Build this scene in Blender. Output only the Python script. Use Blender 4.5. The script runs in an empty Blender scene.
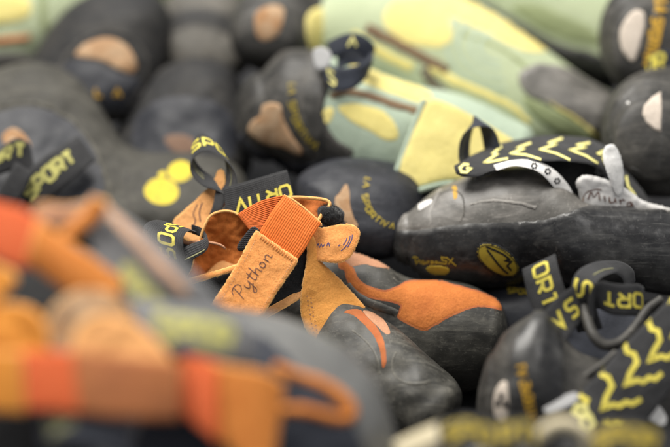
import bpy, math, random
from math import sin, cos, pi, sqrt
from mathutils import Vector, noise
from mathutils.bvhtree import BVHTree
from mathutils.geometry import delaunay_2d_cdt

random.seed(7)
SC = bpy.context.scene
COL = SC.collection

# ------------------------------------------------------------------ camera frame
PX = 0.45 / 670.0                      # metres per photo pixel at the focus distance
DIST = 0.45 / 36.0 * 85.0              # lens 85 mm, sensor 36 mm
TILT = math.radians(25)
FOCUS = Vector((0, 0, 0.13))
FWD = Vector((0, cos(TILT), -sin(TILT)))
UP = Vector((0, sin(TILT), cos(TILT)))
RIGHT = Vector((1, 0, 0))
CAMPOS = FOCUS - FWD * DIST

OFF = [0]                              # extra distance of the thing being built
def P(x, y, d):
    """photo pixel (x, y) at d pixel-lengths behind the focus plane -> world point"""
    dist = DIST + (d + OFF[0]) * PX
    k = PX * dist / DIST
    return CAMPOS + FWD * dist + RIGHT * ((x - 335) * k) + UP * ((223.5 - y) * k)

def ray(x, y):
    return (FWD*DIST + RIGHT*((x-335)*PX) + UP*((223.5-y)*PX)).normalized()

# ------------------------------------------------------------------ things and parts
class Thing:
    def __init__(self, name, label, cat='shoe', group='climbing shoes heaped in a pile'):
        self.name, self.label, self.cat, self.group = name, label, cat, group
        self.parts = []
    def add(self, name, geo, mats, parent=None, label=None):
        part = dict(name=name, geo=geo, mats=mats if isinstance(mats, (list, tuple)) else [mats],
                    parent=parent, label=label)
        self.parts.append(part)
        return part
    def finish(self):
        lo = Vector((1e9,)*3); hi = Vector((-1e9,)*3)
        for p in self.parts:
            for v in p['geo']['v']:
                for k in range(3):
                    lo[k] = min(lo[k], v[k]); hi[k] = max(hi[k], v[k])
        base = Vector(((lo.x+hi.x)/2, (lo.y+hi.y)/2, lo.z))
        e = bpy.data.objects.new(self.name, None); COL.objects.link(e)
        e.empty_display_size = 0.02
        e.location = base; e['label'] = self.label; e['category'] = self.cat
        if self.group: e['group'] = self.group
        for p in self.parts:
            g = p['geo']
            me = bpy.data.meshes.new(p['name'])
            me.from_pydata([tuple(v - base) for v in g['v']], [], g['f'])
            for m in p['mats']: me.materials.append(m)
            if g.get('mi'):
                me.polygons.foreach_set('material_index', [min(i, len(p['mats'])-1) for i in g['mi']])
            if g.get('uv'):
                uv = me.uv_layers.new(name='UVMap')
                for lp in me.loops: uv.data[lp.index].uv = g['uv'][lp.vertex_index]
            me.polygons.foreach_set('use_smooth', [True]*len(me.polygons))
            me.update()
            if g.get('sharp'): me.set_sharp_from_angle(angle=g['sharp'])
            ob = bpy.data.objects.new(p['name'], me); COL.objects.link(ob)
            ob.parent = p['parent']['ob'] if p['parent'] else e
            if p['label']: ob['label'] = p['label']
            p['ob'] = ob
        return e

def merge(*gs):
    o = dict(v=[], f=[], mi=[], uv=[])
    for g in gs:
        b = len(o['v'])
        o['v'] += g['v']; o['f'] += [tuple(i+b for i in f) for f in g['f']]
        o['mi'] += g.get('mi') or [0]*len(g['f'])
        o['uv'] += g.get('uv') or [(0, 0)]*len(g['v'])
    o['sharp'] = gs[0].get('sharp')
    return o

def setmi(g, i):
    g['mi'] = [i]*len(g['f']); return g

# ------------------------------------------------------------------ splines
def crv(p, t):
    n = len(p)
    if n == 1: return p[0]
    t = max(0.0, min(n-1-1e-9, t)); i = int(t); f = t - i
    a = p[i-1] if i > 0 else [2*x-y for x, y in zip(p[0], p[1])]
    b, c = p[i], p[i+1]
    e = p[i+2] if i+2 < n else [2*x-y for x, y in zip(p[-1], p[-2])]
    return [0.5*(2*b[k] + (c[k]-a[k])*f + (2*a[k]-5*b[k]+4*c[k]-e[k])*f*f + (3*b[k]-a[k]-3*c[k]+e[k])*f**3) for k in range(len(b))]

def smooth_line(p, step=2.0, closed=False):
    p = [list(q) for q in p]
    out = []
    if closed:
        n = len(p)
        ext = [p[-1]] + p + [p[0], p[1]]
        for i in range(n):
            L = math.dist(p[i], p[(i+1) % n])
            m = max(1, int(L/step))
            for k in range(m):
                out.append(crv(ext, 1+i+k/m))
    else:
        for i in range(len(p)-1):
            m = max(1, int(math.dist(p[i], p[i+1])/step))
            for k in range(m): out.append(crv(p, i+k/m))
        out.append(p[-1])
    return out

# ------------------------------------------------------------------ lofted bodies
def sec(x, y, d, h, w, ang=0, n=2.3, hn=1.0, wn=1.0):
    a = math.radians(ang)
    return [x, y, d, h*sin(a), -h*cos(a), 0, 0, 0, -w, n, hn, wn]

def secE(x, y, d, rx, ry, rot=0, n=2.2, hn=1.0, wn=1.0):
    a = math.radians(rot)
    return [x, y, d, ry*sin(a), -ry*cos(a), 0, rx*cos(a), rx*sin(a), 0, n, hn, wn]

def loft(S, cap0=20, cap1=20, per=12, nr=72, amp=0.8, freq=0.03, bumps=(), capn=2.0, seed=0.0):
    rows = []
    m = (len(S)-1)*per
    for i in range(m+1): rows.append(crv(S, i/per))
    def caprows(a, b, L):
        t = Vector([a[k]-b[k] for k in range(3)]); t.normalize()
        rr = []
        K = 15
        for k in range(1, K+1):
            ph = k/K*pi/2
            s = max(0.02, cos(ph)**(2/capn)); o = sin(ph)**(2/capn)*L
            rr.append([a[0]+t.x*o, a[1]+t.y*o, a[2]+t.z*o] + [q*s for q in a[3:9]] + list(a[9:]))
        return rr
    r0 = caprows(rows[0], rows[1], cap0) if cap0 else []
    r1 = caprows(rows[-1], rows[-2], cap1) if cap1 else []
    rows = r0[::-1] + rows + r1
    v = []; f = []
    off = Vector((seed*13.7, seed*7.1, seed*3.3))
    pts = []
    for r in rows:
        c = Vector(r[0:3]); U = Vector(r[3:6]); V = Vector(r[6:9]); n, hn, wn = r[9:12]
        ring = []
        for k in range(nr):
            th = 2*pi*k/nr
            cs, sn = cos(th), sin(th)
            a = math.copysign(abs(cs)**(2/n), cs); b = math.copysign(abs(sn)**(2/n), sn)
            q = c + U*(b*(hn if b < 0 else 1)) + V*(a*(wn if a < 0 else 1))
            ring.append(q)
        pts.append(ring)
    R = len(pts)
    for i in range(R):
        for k in range(nr):
            q = pts[i][k]
            du = pts[min(i+1, R-1)][k] - pts[max(i-1, 0)][k]
            dv = pts[i][(k+1) % nr] - pts[i][k-1]
            nn = dv.cross(du)
            if nn.length < 1e-9: nn = q - Vector(rows[i][0:3])
            if nn.length > 1e-9: nn.normalize()
            if nn.dot(q - Vector(rows[i][0:3])) < 0: nn = -nn
            s = amp*(noise.noise(q*freq+off)*1.3 + 0.5*noise.noise(q*freq*2.7+off))
            for (bx, by, bd, br, ba) in bumps:
                e = ((q.x-bx)**2+(q.y-by)**2+((q.z-bd)*0.6)**2)/(br*br)
                if e < 6: s += ba*math.exp(-e)
            q = q + nn*s
            v.append(P(q.x, q.y, q.z))
    for i in range(R-1):
        for k in range(nr):
            a, b = i*nr+k, i*nr+(k+1) % nr
            f.append((a, b, b+nr, a+nr))
    f.append(tuple(range(nr))[::-1]); f.append(tuple((R-1)*nr+k for k in range(nr)))
    # orient outward
    c = sum(v, Vector())/len(v)
    q = f[len(f)//2]; nrm = (v[q[1]]-v[q[0]]).cross(v[q[2]]-v[q[0]])
    if nrm.dot(v[q[0]]-c) < 0: f = [t[::-1] for t in f]
    return dict(v=v, f=f)

def arch(path, r, rd, n=3.0, **k):
    """a bent roll: path (x, y, d), r half thickness in the picture plane, rd half depth"""
    S = []
    m = len(path)
    for i, p in enumerate(path):
        a = path[max(0, i-1)]; c = path[min(m-1, i+1)]
        t = Vector((c[0]-a[0], c[1]-a[1])).normalized()
        rr = r[i] if isinstance(r, (list, tuple)) else r
        S.append([p[0], p[1], p[2], t.y*rr, -t.x*rr, 0, 0, 0, -rd, n, 1, 1])
    return loft(S, **k)

# ------------------------------------------------------------------ sheets, straps, flaps
class Sheet:
    """control grid G[row][col] of (x, y, d); u runs along columns, v along rows"""
    def __init__(s, G, nu=None, nv=None, amp=0.0, freq=0.06, seed=0):
        s.G = [[list(p) for p in r] for r in G]; s.amp, s.freq, s.seed = amp, freq, seed
        s.m, s.n = len(G), len(G[0])
        mid = [s.raw(k/60, 0.5) for k in range(61)]
        s.lu = sum((mid[k+1]-mid[k]).length for k in range(60))
        s.cum = [0]
        for k in range(60): s.cum.append(s.cum[-1]+(mid[k+1]-mid[k]).length)
        q = [s.raw(0.5, k/8) for k in range(9)]
        s.lv = sum((q[k+1]-q[k]).length for k in range(8))
        s.nu = nu or max(6, min(140, int(s.lu/1.6))); s.nv = nv or max(4, min(60, int(s.lv/2.2)))
        s.sign = 1
        s.sign = 1 if s.nrm(0.5, 0.5).z < 0 else -1          # px frame: d negative = to the viewer
    def raw(s, u, v):
        cols = [crv(r, u*(s.n-1)) for r in s.G]
        return Vector(crv(cols, v*(s.m-1)))
    def at(s, u, v):
        q = s.raw(u, v)
        if s.amp:
            o = Vector((s.seed*3.1, s.seed*1.7, s.seed*9.3))
            q = q + s.nrm(u, v)*(s.amp*(noise.noise(q*s.freq+o)+0.5*noise.noise(q*s.freq*2.6+o)))
        return q
    def nrm(s, u, v):
        e = 0.004
        a = s.raw(min(1, u+e), v)-s.raw(max(0, u-e), v); b = s.raw(u, min(1, v+e))-s.raw(u, max(0, v-e))
        n = a.cross(b)
        if n.length < 1e-9: return Vector((0, 0, -1))*1.0
        return n.normalized()*s.sign
    def u_of(s, L):
        """arc length (px) along the middle -> u"""
        L = max(0, min(s.lu, L))
        for k in range(60):
            if s.cum[k+1] >= L:
                return (k+(L-s.cum[k])/max(1e-6, s.cum[k+1]-s.cum[k]))/60
        return 1.0

    def mesh(s, t=2.0, rimamp=0.0, rimbulge=0.35, fuzz=None, rimfuzz=None, side=1, pillow=0.0):
        v = []; f = []; mi = []; uv = []
        nu, nv = s.nu, s.nv
        top = []; bot = []; N = {}
        for j in range(nv+1):
            for i in range(nu+1):
                u, w = i/nu, j/nv
                q = s.at(u, w); n = s.nrm(u, w)
                e = min(i, nu-i, j, nv-j)
                th = t/2*(0.62 if e == 0 else 0.92 if e == 1 else 1)
                pil = pillow*(1-(2*w-1)**2)
                if e == 0 and rimamp:
                    c = s.at(0.5, 0.5)
                    q = q + Vector((noise.noise(q*0.9), noise.noise(q*0.9+Vector((9, 0, 0))), 0))*rimamp
                top.append(q+n*(th+pil)); bot.append(q-n*(th-pil*0.6)); N[(i, j)] = (q, n)
        W = nu+1
        M = len(top)
        allq = top+bot
        for j in range(nv+1):
            for i in range(W): uv.append((i/nu*s.lu/10, j/nv*s.lv/10))
        uv = uv+uv
        for j in range(nv):
            for i in range(nu):
                a = j*W+i
                q = (a, a+1, a+1+W, a+W)
                if s.sign < 0: q = q[::-1]
                f.append(q); mi.append(0)
                f.append(tuple(k+M for k in q[::-1])); mi.append(1)
        # rim
        loop = [i for i in range(W)] + [j*W+nu for j in range(1, nv+1)] + [nv*W+i for i in range(nu-1, -1, -1)] + [j*W for j in range(nv-1, 0, -1)]
        base = len(allq)
        L = len(loop)
        for k, a in enumerate(loop):
            p0, p1 = allq[loop[k-1]], allq[loop[(k+1) % L]]
            mid = (top[a]+bot[a])/2
            n = top[a]-bot[a]
            o = (p1-p0).cross(n)
            if o.length > 1e-9: o.normalize()
            inner = s.at(0.5, 0.5)
            i, j = a % W, a//W
            ref = allq[min(max(j, 1), nv-1)*W+min(max(i, 1), nu-1)]
            if o.dot(mid-ref) < 0: o = -o
            allq.append(mid+o*t*rimbulge*(1+ (0.5*noise.noise(mid*1.3) if rimamp else 0)))
            uv.append(uv[a])
        for k in range(L):
            a, b = loop[k], loop[(k+1) % L]; c, d = base+k, base+(k+1) % L
            f.append((a, b, d, c) if s.sign < 0 else (b, a, c, d)); mi.append(2)
            f.append((c, d, b+M, a+M) if s.sign < 0 else (d, c, a+M, b+M)); mi.append(2)
        out = dict(v=[P(*q) for q in allq], f=f, mi=mi, uv=uv, sharp=math.radians(50))
        if fuzz:
            cnt, ln, m = fuzz
            g = dict(v=[], f=[], mi=[], uv=[])
            for _ in range(cnt):
                u, w = random.random(), random.random()
                q = s.at(u, w)+s.nrm(u, w)*(t/2*side*0.9); blade(g, q, s.nrm(u, w)*side, ln, m)
            out = merge(out, g)
        if rimfuzz:
            cnt, ln, m = rimfuzz
            g = dict(v=[], f=[], mi=[], uv=[])
            for _ in range(cnt):
                k = random.randrange(L); a = loop[k]; b = loop[(k+1) % L]; z = random.random()
                q = (allq[a]*(1-z)+allq[b]*z)*random.random()
                z2 = random.random(); q = allq[a]*(1-z2)+allq[b]*z2
                i, j = a % W, a//W
                ref = allq[min(max(j, 1), nv-1)*W+min(max(i, 1), nu-1)]
                o = (q-ref)
                if o.length > 1e-6: o.normalize()
                blade(g, q-N[(i, j)][1]*t*0.3*random.random(), o, ln, m)
            out = merge(out, g)
        out['sharp'] = math.radians(50)
        return out

    # mapping for print on the strap: (a px along, b px across from the middle)
    def mapper(s, side=1, lift=1.0):
        def f(a, b):
            u = s.u_of(a); v = max(0.0, min(1.0, 0.5+b/s.lv))
            return s.at(u, v)+s.nrm(u, v)*side*lift
        return f

def blade(g, q, n, ln, m):
    r = Vector((random.gauss(0, .6), random.gauss(0, .6), random.gauss(0, .6)))
    d = (n+r).normalized()*ln*random.uniform(.4, 1.2)
    r2 = Vector((random.gauss(0, .5), random.gauss(0, .5), random.gauss(0, .5)))*ln*0.5
    sd = d.cross(Vector((random.gauss(0, 1), random.gauss(0, 1), random.gauss(0, 1))))
    if sd.length < 1e-6: return
    sd = sd.normalized()*0.13
    b = len(g['v'])
    mid = q+d*.55
    for z in (q-sd, q+sd, mid+sd*.8, mid-sd*.8, q+d+r2): g['v'].append(P(*z)); g['uv'].append((0, 0))
    g['f'] += [(b, b+1, b+2, b+3), (b+3, b+2, b+4)]; g['mi'] += [m, m]

def ribbon(path, w, **k):
    """path: [(x,y,d)], w: one half-width vector or one per point"""
    if not isinstance(w[0], (list, tuple)): w = [w]*len(path)
    G = [[(p[0]+s*q[0], p[1]+s*q[1], p[2]+s*q[2]) for p, q in zip(path, w)] for s in (-1, 0, 1)]
    return Sheet(G, **k)

# ------------------------------------------------------------------ lettering made of strokes
FONT = {
 'S': (1, [[(1, 1), (.18, 1), (0, .86), (0, .64), (.18, .52), (.82, .5), (1, .38), (1, .14), (.82, 0), (0, 0)]]),
 'P': (1, [[(0, 0), (0, 1), (.82, 1), (1, .86), (1, .54), (.82, .40), (0.08, .40)]]),
 'O': (1, [[(.5, 0), (.16, 0), (0, .16), (0, .84), (.16, 1), (.84, 1), (1, .84), (1, .16), (.84, 0), (.5, 0)]]),
 'R': (1, [[(0, 0), (0, 1), (.82, 1), (1, .86), (1, .54), (.82, .42), (.08, .42)], [(.45, .36), (1, 0)]]),
 'T': (1, [[(0, 1), (1, 1)], [(.5, .9), (.5, 0)]]),
 'I': (0.1, [[(.05, 0), (.05, 1)]]),
 'V': (1, [[(0, 1), (.5, 0), (1, 1)]]),
 'A': (1, [[(0, 0), (.5, 1), (1, 0)]]),
 'L': (.8, [[(0, 1), (0, 0), (.8, 0)]]),
 ' ': (.6, []),
}
def text_strokes(s, h, wid, gap, x0=0, y0=0):
    out = []; x = x0
    for ch in s:
        w, st = FONT[ch]
        for l in st: out.append([(x+px*wid, y0+(py-.5)*h) for px, py in l])
        x += w*wid+gap
    return out, x-gap

def strokes_mesh(strokes, width, fmap, step=1.2, seq=0.03, uvs=False):
    """each stroke a mitred strip laid on a surface by fmap(a, b)"""
    v = []; f = []
    for si, l in enumerate(strokes):
        pts = [Vector((*p, 0)) for p in l]
        closed = (pts[0]-pts[-1]).length < 1e-6
        # densify
        den = []
        for a, b in zip(pts[:-1], pts[1:]):
            m = max(1, int((b-a).length/step))
            for k in range(m): den.append((a+(b-a)*(k/m)))
        den.append(pts[-1])
        n = len(den); L = []
        for i, p in enumerate(den):
            pa = den[i-1] if i > 0 else (den[-2] if closed else None)
            pb = den[i+1] if i < n-1 else (den[1] if closed else None)
            d1 = (p-pa).normalized() if pa is not None else None
            d2 = (pb-p).normalized() if pb is not None else None
            d1 = d1 or d2; d2 = d2 or d1
            n1 = Vector((-d1.y, d1.x, 0)); n2 = Vector((-d2.y, d2.x, 0))
            mm = n1+n2
            if mm.length < 0.3: mm = n1
            else:
                mm.normalize(); mm = mm/max(.5, mm.dot(n1))
            L.append((p+mm*width/2, p-mm*width/2))
        b = len(v)
        for p, q in L:
            for z in (p, q):
                w = fmap(z.x, z.y)
                w = w+Vector((0, 0, -seq*si)) if not isinstance(w, tuple) else w
                v.append(w)
        for i in range(n-1):
            a = b+2*i; f.append((a, a+1, a+3, a+2))
    return dict(v=[P(*q) for q in v], f=f)

def print_on(sheet, text, a0, h, wid, gap, stroke, su=1, side=1, b0=0, t=2.0, pil=0.0):
    """text along a strap, starting at arc length a0 and running su; never mirrored"""
    st, _ = text_strokes(text, h, wid, gap)
    sv = su*sheet.sign*side
    mp = sheet.mapper(side, t/2+pil+0.35)
    # +cross(Pu,Pv)*sign faces the camera in the px frame (x right, y down, d away): left-handed to the viewer
    sv = -sv*-1
    return strokes_mesh([[(a0+su*x, b0+sv*y) for x, y in l] for l in st], stroke, mp)

# ------------------------------------------------------------------ pieces laid on a body
class Body:
    def __init__(s, *geos):
        s.v = []; s.f = []
        for g in geos:
            b = len(s.v); s.v += g['v']; s.f += [tuple(i+b for i in q) for q in g['f']]
        s.bvh = BVHTree.FromPolygons([tuple(x) for x in s.v], s.f)
        s.n = [Vector() for _ in s.v]
        for q in s.f:
            n = (s.v[q[1]]-s.v[q[0]]).cross(s.v[q[2]]-s.v[q[0]])
            for i in q: s.n[i] += n
        for n in s.n:
            if n.length > 0: n.normalize()
    def hit(s, x, y, dref=0):
        o, n, i, d = s.bvh.ray_cast(CAMPOS, ray(x, y))
        if o is None: o, n, i, d = s.bvh.find_nearest(P(x, y, dref))
        q = s.f[i]
        if len(q) <= 4:
            nn = Vector()
            for k in q: nn += s.n[k]/((s.v[k]-o).length+1e-5)
            if nn.length > 0: n = nn.normalized()
        return o, n

def applique(body, poly, t=1.4, dref=0, step=None, soft=2.5, smooth=True, sink=0.5, amp=0.0, wob=None):
    """a piece with an outline, of real thickness, following the body's surface"""
    xs = [p[0] for p in poly]; ys = [p[1] for p in poly]
    size = max(max(xs)-min(xs), max(ys)-min(ys))
    step = step or max(1.2, min(5, size/34))
    bd = smooth_line(poly, step, True) if smooth else smooth_line2(poly, step)
    if wob is None: wob = min(1.3, size*.012)
    if wob: bd = [[p[0]+wob*(noise.noise(Vector((p[0]*.09, p[1]*.09, 1)))+.5*noise.noise(Vector((p[0]*.3, p[1]*.3, 2)))), p[1]+wob*(noise.noise(Vector((p[0]*.09, p[1]*.09, 7)))+.5*noise.noise(Vector((p[0]*.3, p[1]*.3, 9))))] for p in bd]
    nb = len(bd)
    pts = [Vector(p[:2]) for p in bd]
    segs = [(pts[i], pts[(i+1) % nb]) for i in range(nb)]
    def dist(p):
        best = 1e9
        for a, b in segs:
            ab = b-a; k = max(0, min(1, (p-a).dot(ab)/max(1e-9, ab.dot(ab))))
            e = (p-a-ab*k).length_squared
            if e < best: best = e
        return sqrt(best)
    def inside(p):
        c = False
        for a, b in segs:
            if (a.y > p.y) != (b.y > p.y) and p.x < (b.x-a.x)*(p.y-a.y)/(b.y-a.y)+a.x: c = not c
        return c
    inner = []
    # ring just inside for a crisp shoulder
    y = min(ys); row = 0
    while y < max(ys):
        x = min(xs)+(step/2 if row % 2 else 0)
        while x < max(xs):
            p = Vector((x, y))
            if inside(p) and dist(p) > step*0.45: inner.append(p)
            x += step
        y += step*.87; row += 1
    vin = pts+inner
    r = delaunay_2d_cdt(vin, [(i, (i+1) % nb) for i in range(nb)], [], 1, 1e-4)
    vv, ff = r[0], r[2]
    bset = set()
    v = []; bl = []
    for p in vv:
        e = dist(p)
        o, n = body.hit(p.x, p.y, dref)
        k = min(1, e/soft)
        h = t*sqrt(max(0, 1-(1-k)**2)) if e > 1e-3 else -sink
        if e <= 1e-3: h = t*0.25
        if amp: h += amp*noise.noise(Vector((p.x*.15, p.y*.15, 3.3)))
        v.append(o+n*h*PX); bl.append((o, n))
    f = []
    for q in ff:
        a, b, c = [v[i] for i in q[:3]]
        nn = (b-a).cross(c-a)
        f.append(tuple(q) if nn.dot(a-CAMPOS) < 0 else tuple(q[::-1]))
    # skirt down into the body
    cnt = {}
    for q in f:
        for k in range(len(q)):
            a, b = q[k], q[(k+1) % len(q)]
            cnt.setdefault((min(a, b), max(a, b)), []).append((a, b))
    sk = {}
    nv = len(v)
    mi = [0]*len(f)
    for key, l in cnt.items():
        if len(l) == 1:
            a, b = l[0]
            for z in (a, b):
                if z not in sk:
                    sk[z] = len(v); o, n = bl[z]; v.append(o-n*sink*PX)
            f.append((b, a, sk[a], sk[b])); mi.append(1)
    return dict(v=v, f=f, mi=mi, sharp=math.radians(60))

def smooth_line2(poly, step):
    out = []
    n = len(poly)
    for i in range(n):
        a, b = poly[i], poly[(i+1) % n]
        m = max(1, int(math.dist(a, b)/step))
        for k in range(m): out.append([a[0]+(b[0]-a[0])*k/m, a[1]+(b[1]-a[1])*k/m])
    return out

def project_strokes(body, strokes, width, lift=0.8, step=1.5, dref=0):
    v = []; f = []
    def fm(x, y): return Vector((x, y, 0))
    g = strokes_mesh(strokes, width, fm, step, 0.0)
    # redo mapping by projection
    inv = []
    k = 0
    for i, w in enumerate(g['v']):
        # recover pixel from the focus-plane point
        rel = w-CAMPOS
        k_ = PX*rel.dot(FWD)/DIST
        x = 335+rel.dot(RIGHT)/k_; y = 223.5-rel.dot(UP)/k_
        o, n = body.hit(x, y, dref); inv.append(o+n*lift*PX)
    g['v'] = inv
    return g

def band(pts, width):
    """closed outline round an open polyline (px), to lay a strip on a body"""
    l = smooth_line(pts, 3)
    w = width if isinstance(width, (list, tuple)) else [width, width]
    A = []; B = []
    n = len(l)
    for i, p in enumerate(l):
        a = l[max(0, i-1)]; b = l[min(n-1, i+1)]
        d = Vector((b[0]-a[0], b[1]-a[1])).normalized()
        ww = w[0]+(w[1]-w[0])*i/(n-1)
        A.append((p[0]-d.y*ww/2, p[1]+d.x*ww/2)); B.append((p[0]+d.y*ww/2, p[1]-d.x*ww/2))
    return A+B[::-1]

def ellipse(cx, cy, rx, ry, rot=0, n=28):
    a = math.radians(rot)
    return [(cx+rx*cos(t)*cos(a)-ry*sin(t)*sin(a), cy+rx*cos(t)*sin(a)+ry*sin(t)*cos(a)) for t in [2*pi*k/n for k in range(n)]]

def stitches(fpos, n, ln=2.2, wd=0.55):
    """n small thread dashes; fpos(k) -> (pos px frame, tangent, normal)"""
    v = []; f = []
    for k in range(n):
        q, t, nn = fpos((k+.5)/n)
        t = t.normalized(); s = t.cross(nn).normalized()
        b = len(v)
        K = 6
        for i in range(K+1):
            z = i/K*2-1
            r = wd*sqrt(max(0.05, 1-z*z*.9)); h = (1-z*z)*wd*.8
            for j in range(6):
                th = 2*pi*j/6
                v.append(P(*(q+t*z*ln/2+s*cos(th)*r/1.6+nn*(h+sin(th)*r/2))))
        for i in range(K):
            for j in range(6):
                a, c = b+i*6+j, b+i*6+(j+1) % 6
                f.append((a, c, c+6, a+6))
    return dict(v=v, f=f)

def tube(path, r, nr=14, step=1.5):
    """round cord / ring through px points"""
    pts = [Vector(p) for p in smooth_line(path, step)]
    v = []; f = []
    n = len(pts); prev = Vector((0, 0, 1))
    for i, p in enumerate(pts):
        t = (pts[min(n-1, i+1)]-pts[max(0, i-1)])
        if t.length < 1e-6: t = Vector((1, 0, 0))
        t.normalize()
        a = prev-t*prev.dot(t)
        if a.length < .1: a = Vector((0, 1, 0))-t*t.y
        a.normalize(); prev = a
        b = t.cross(a)
        rr = r if not isinstance(r, (list, tuple)) else r[0]+(r[1]-r[0])*i/(n-1)
        for k in range(nr):
            th = 2*pi*k/nr; v.append(P(*(p+a*cos(th)*rr+b*sin(th)*rr)))
    for i in range(n-1):
        for k in range(nr):
            a, b = i*nr+k, i*nr+(k+1) % nr
            f.append((a, b, b+nr, a+nr))
    f.append(tuple(range(nr))[::-1]); f.append(tuple((n-1)*nr+k for k in range(nr)))
    return dict(v=v, f=f)

# ------------------------------------------------------------------ materials
class NT:
    def __init__(s, name):
        s.m = bpy.data.materials.new(name); s.m.use_nodes = True
        s.t = s.m.node_tree; s.b = s.t.nodes['Principled BSDF']
        s.tc = s.t.nodes.new('ShaderNodeTexCoord')
    def n(s, typ, **k):
        x = s.t.nodes.new(typ)
        for a, b in k.items(): setattr(x, a, b)
        return x
    def l(s, a, b): s.t.links.new(a, b)
    def noise(s, scale, detail=4, rough=.55, dist=0.0, stretch=None, src='Object'):
        x = s.n('ShaderNodeTexNoise'); x.inputs['Scale'].default_value = scale
        x.inputs['Detail'].default_value = detail; x.inputs['Roughness'].default_value = rough
        x.inputs['Distortion'].default_value = dist
        o = s.tc.outputs[src]
        if stretch:
            mp = s.n('ShaderNodeMapping'); mp.inputs['Scale'].default_value = stretch[0:3]
            if len(stretch) > 3: mp.inputs['Rotation'].default_value = stretch[3:6]
            s.l(o, mp.inputs[0]); o = mp.outputs[0]
        s.l(o, x.inputs['Vector'])
        return x.outputs['Fac']
    def ramp(s, fac, a, b, ca=(0, 0, 0, 1), cb=(1, 1, 1, 1)):
        x = s.n('ShaderNodeValToRGB'); e = x.color_ramp.elements
        e[0].position = a; e[1].position = b; e[0].color = ca; e[1].color = cb
        s.l(fac, x.inputs[0]); return x.outputs[0]
    def mix(s, fac, a, b):
        x = s.n('ShaderNodeMix', data_type='RGBA')
        for inp, val in ((x.inputs[0], fac), (x.inputs[6], a), (x.inputs[7], b)):
            if hasattr(val, 'is_linked'): s.l(val, inp)
            else: inp.default_value = val if not isinstance(val, tuple) else (*val[:3], 1)
        return x.outputs[2]
    def math(s, op, a, b=0.0):
        x = s.n('ShaderNodeMath', operation=op)
        for inp, val in ((x.inputs[0], a), (x.inputs[1], b)):
            if hasattr(val, 'is_linked'): s.l(val, inp)
            else: inp.default_value = val
        return x.outputs[0]
    def bump(s, h, strength, dist, prev=None):
        x = s.n('ShaderNodeBump'); x.inputs['Strength'].default_value = strength
        x.inputs['Distance'].default_value = dist
        s.l(h, x.inputs['Height'])
        if prev: s.l(prev, x.inputs['Normal'])
        return x.outputs[0]
    def done(s, col, rough, normal=None, sheen=0, sheen_tint=None, spec=None):
        for nm, val in (('Base Color', col), ('Roughness', rough)):
            if hasattr(val, 'is_linked'): s.l(val, s.b.inputs[nm])
            else: s.b.inputs[nm].default_value = (*val[:3], 1) if isinstance(val, tuple) else val
        if normal: s.l(normal, s.b.inputs['Normal'])
        if sheen:
            s.b.inputs['Sheen Weight'].default_value = sheen
            s.b.inputs['Sheen Roughness'].default_value = .5
            if sheen_tint: s.b.inputs['Sheen Tint'].default_value = (*sheen_tint, 1)
        if spec is not None: s.b.inputs['Specular IOR Level'].default_value = spec
        return s.m

def rubber(name, base=(.026, .026, .026), dust=(.17, .16, .14), amt=.35, rough=.5, scale=1.0, rot=0.4, edge=.5, spec=.5):
    t = NT(name)
    big = t.noise(24*scale, 7, .65, .8)
    st = t.noise(60*scale, 6, .7, .5, (0.30, 1.7, 1.2, 0.3, rot, 0.7))
    fine = t.noise(900, 3, .6)
    scr = t.noise(260, 3, .7, .2, (0.10, 2.4, 1.5, rot, .2, .9))
    scr2 = t.noise(300, 3, .7, .2, (1.6, .12, 2.0, .5, rot+.8, .2))
    spots = t.noise(420*scale, 3, .55)
    m1 = t.ramp(big, .46, .72); m2 = t.ramp(st, .50, .76)
    m = t.math('ADD', t.math('MULTIPLY', m1, .45), t.math('MULTIPLY', m2, .65))
    m = t.math('ADD', m, t.math('MULTIPLY', t.math('ADD', t.ramp(scr, .58, .70), t.ramp(scr2, .60, .72)), .5))
    m = t.math('ADD', m, t.math('MULTIPLY', t.ramp(spots, .66, .74), .5))
    geo = t.n('ShaderNodeNewGeometry')
    m = t.math('ADD', m, t.math('MULTIPLY', t.ramp(geo.outputs['Pointiness'], .515, .60), edge))
    m = t.math('MULTIPLY', m, t.math('ADD', t.math('MULTIPLY', fine, .6), .7))
    m = t.math('MINIMUM', t.math('MULTIPLY', m, amt), .92)
    c = t.mix(m, base, dust)
    c = t.mix(t.math('MULTIPLY', t.ramp(t.noise(70, 4, .6), .5, .7), .25), c, tuple(x*.5 for x in base))
    r = t.math('ADD', t.math('MULTIPLY', m, .3), t.math('ADD', t.math('MULTIPLY', big, .2), rough-.2))
    b = t.bump(fine, .12, .0003); b = t.bump(st, .22, .001, b); b = t.bump(t.noise(130, 4, .55), .16, .0012, b)
    b = t.bump(t.noise(40, 3, .5), .25, .004, b)
    return t.done(c, r, b, spec=spec)

def suede(name, base, dark, amt=.5, rough=.85, light=None, scale=1.0):
    t = NT(name)
    big = t.noise(38*scale, 5, .6, .5); fine = t.noise(850, 4, .7); mid = t.noise(260, 4, .6)
    c = t.mix(t.math('MULTIPLY', t.ramp(big, .38, .72), amt), base, dark)
    lt = light or tuple(min(1, x*1.35+.02) for x in base)
    c = t.mix(t.math('MULTIPLY', t.ramp(mid, .5, .75), .28), c, lt)
    c = t.mix(t.math('MULTIPLY', t.ramp(fine, .42, .7), .42), c, tuple(x*.62 for x in dark))
    b = t.bump(fine, .5, .0006); b = t.bump(mid, .35, .0012, b); b = t.bump(t.noise(70, 3, .5), .25, .003, b)
    return t.done(c, rough, b, sheen=.25, sheen_tint=base, spec=.25)

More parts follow.
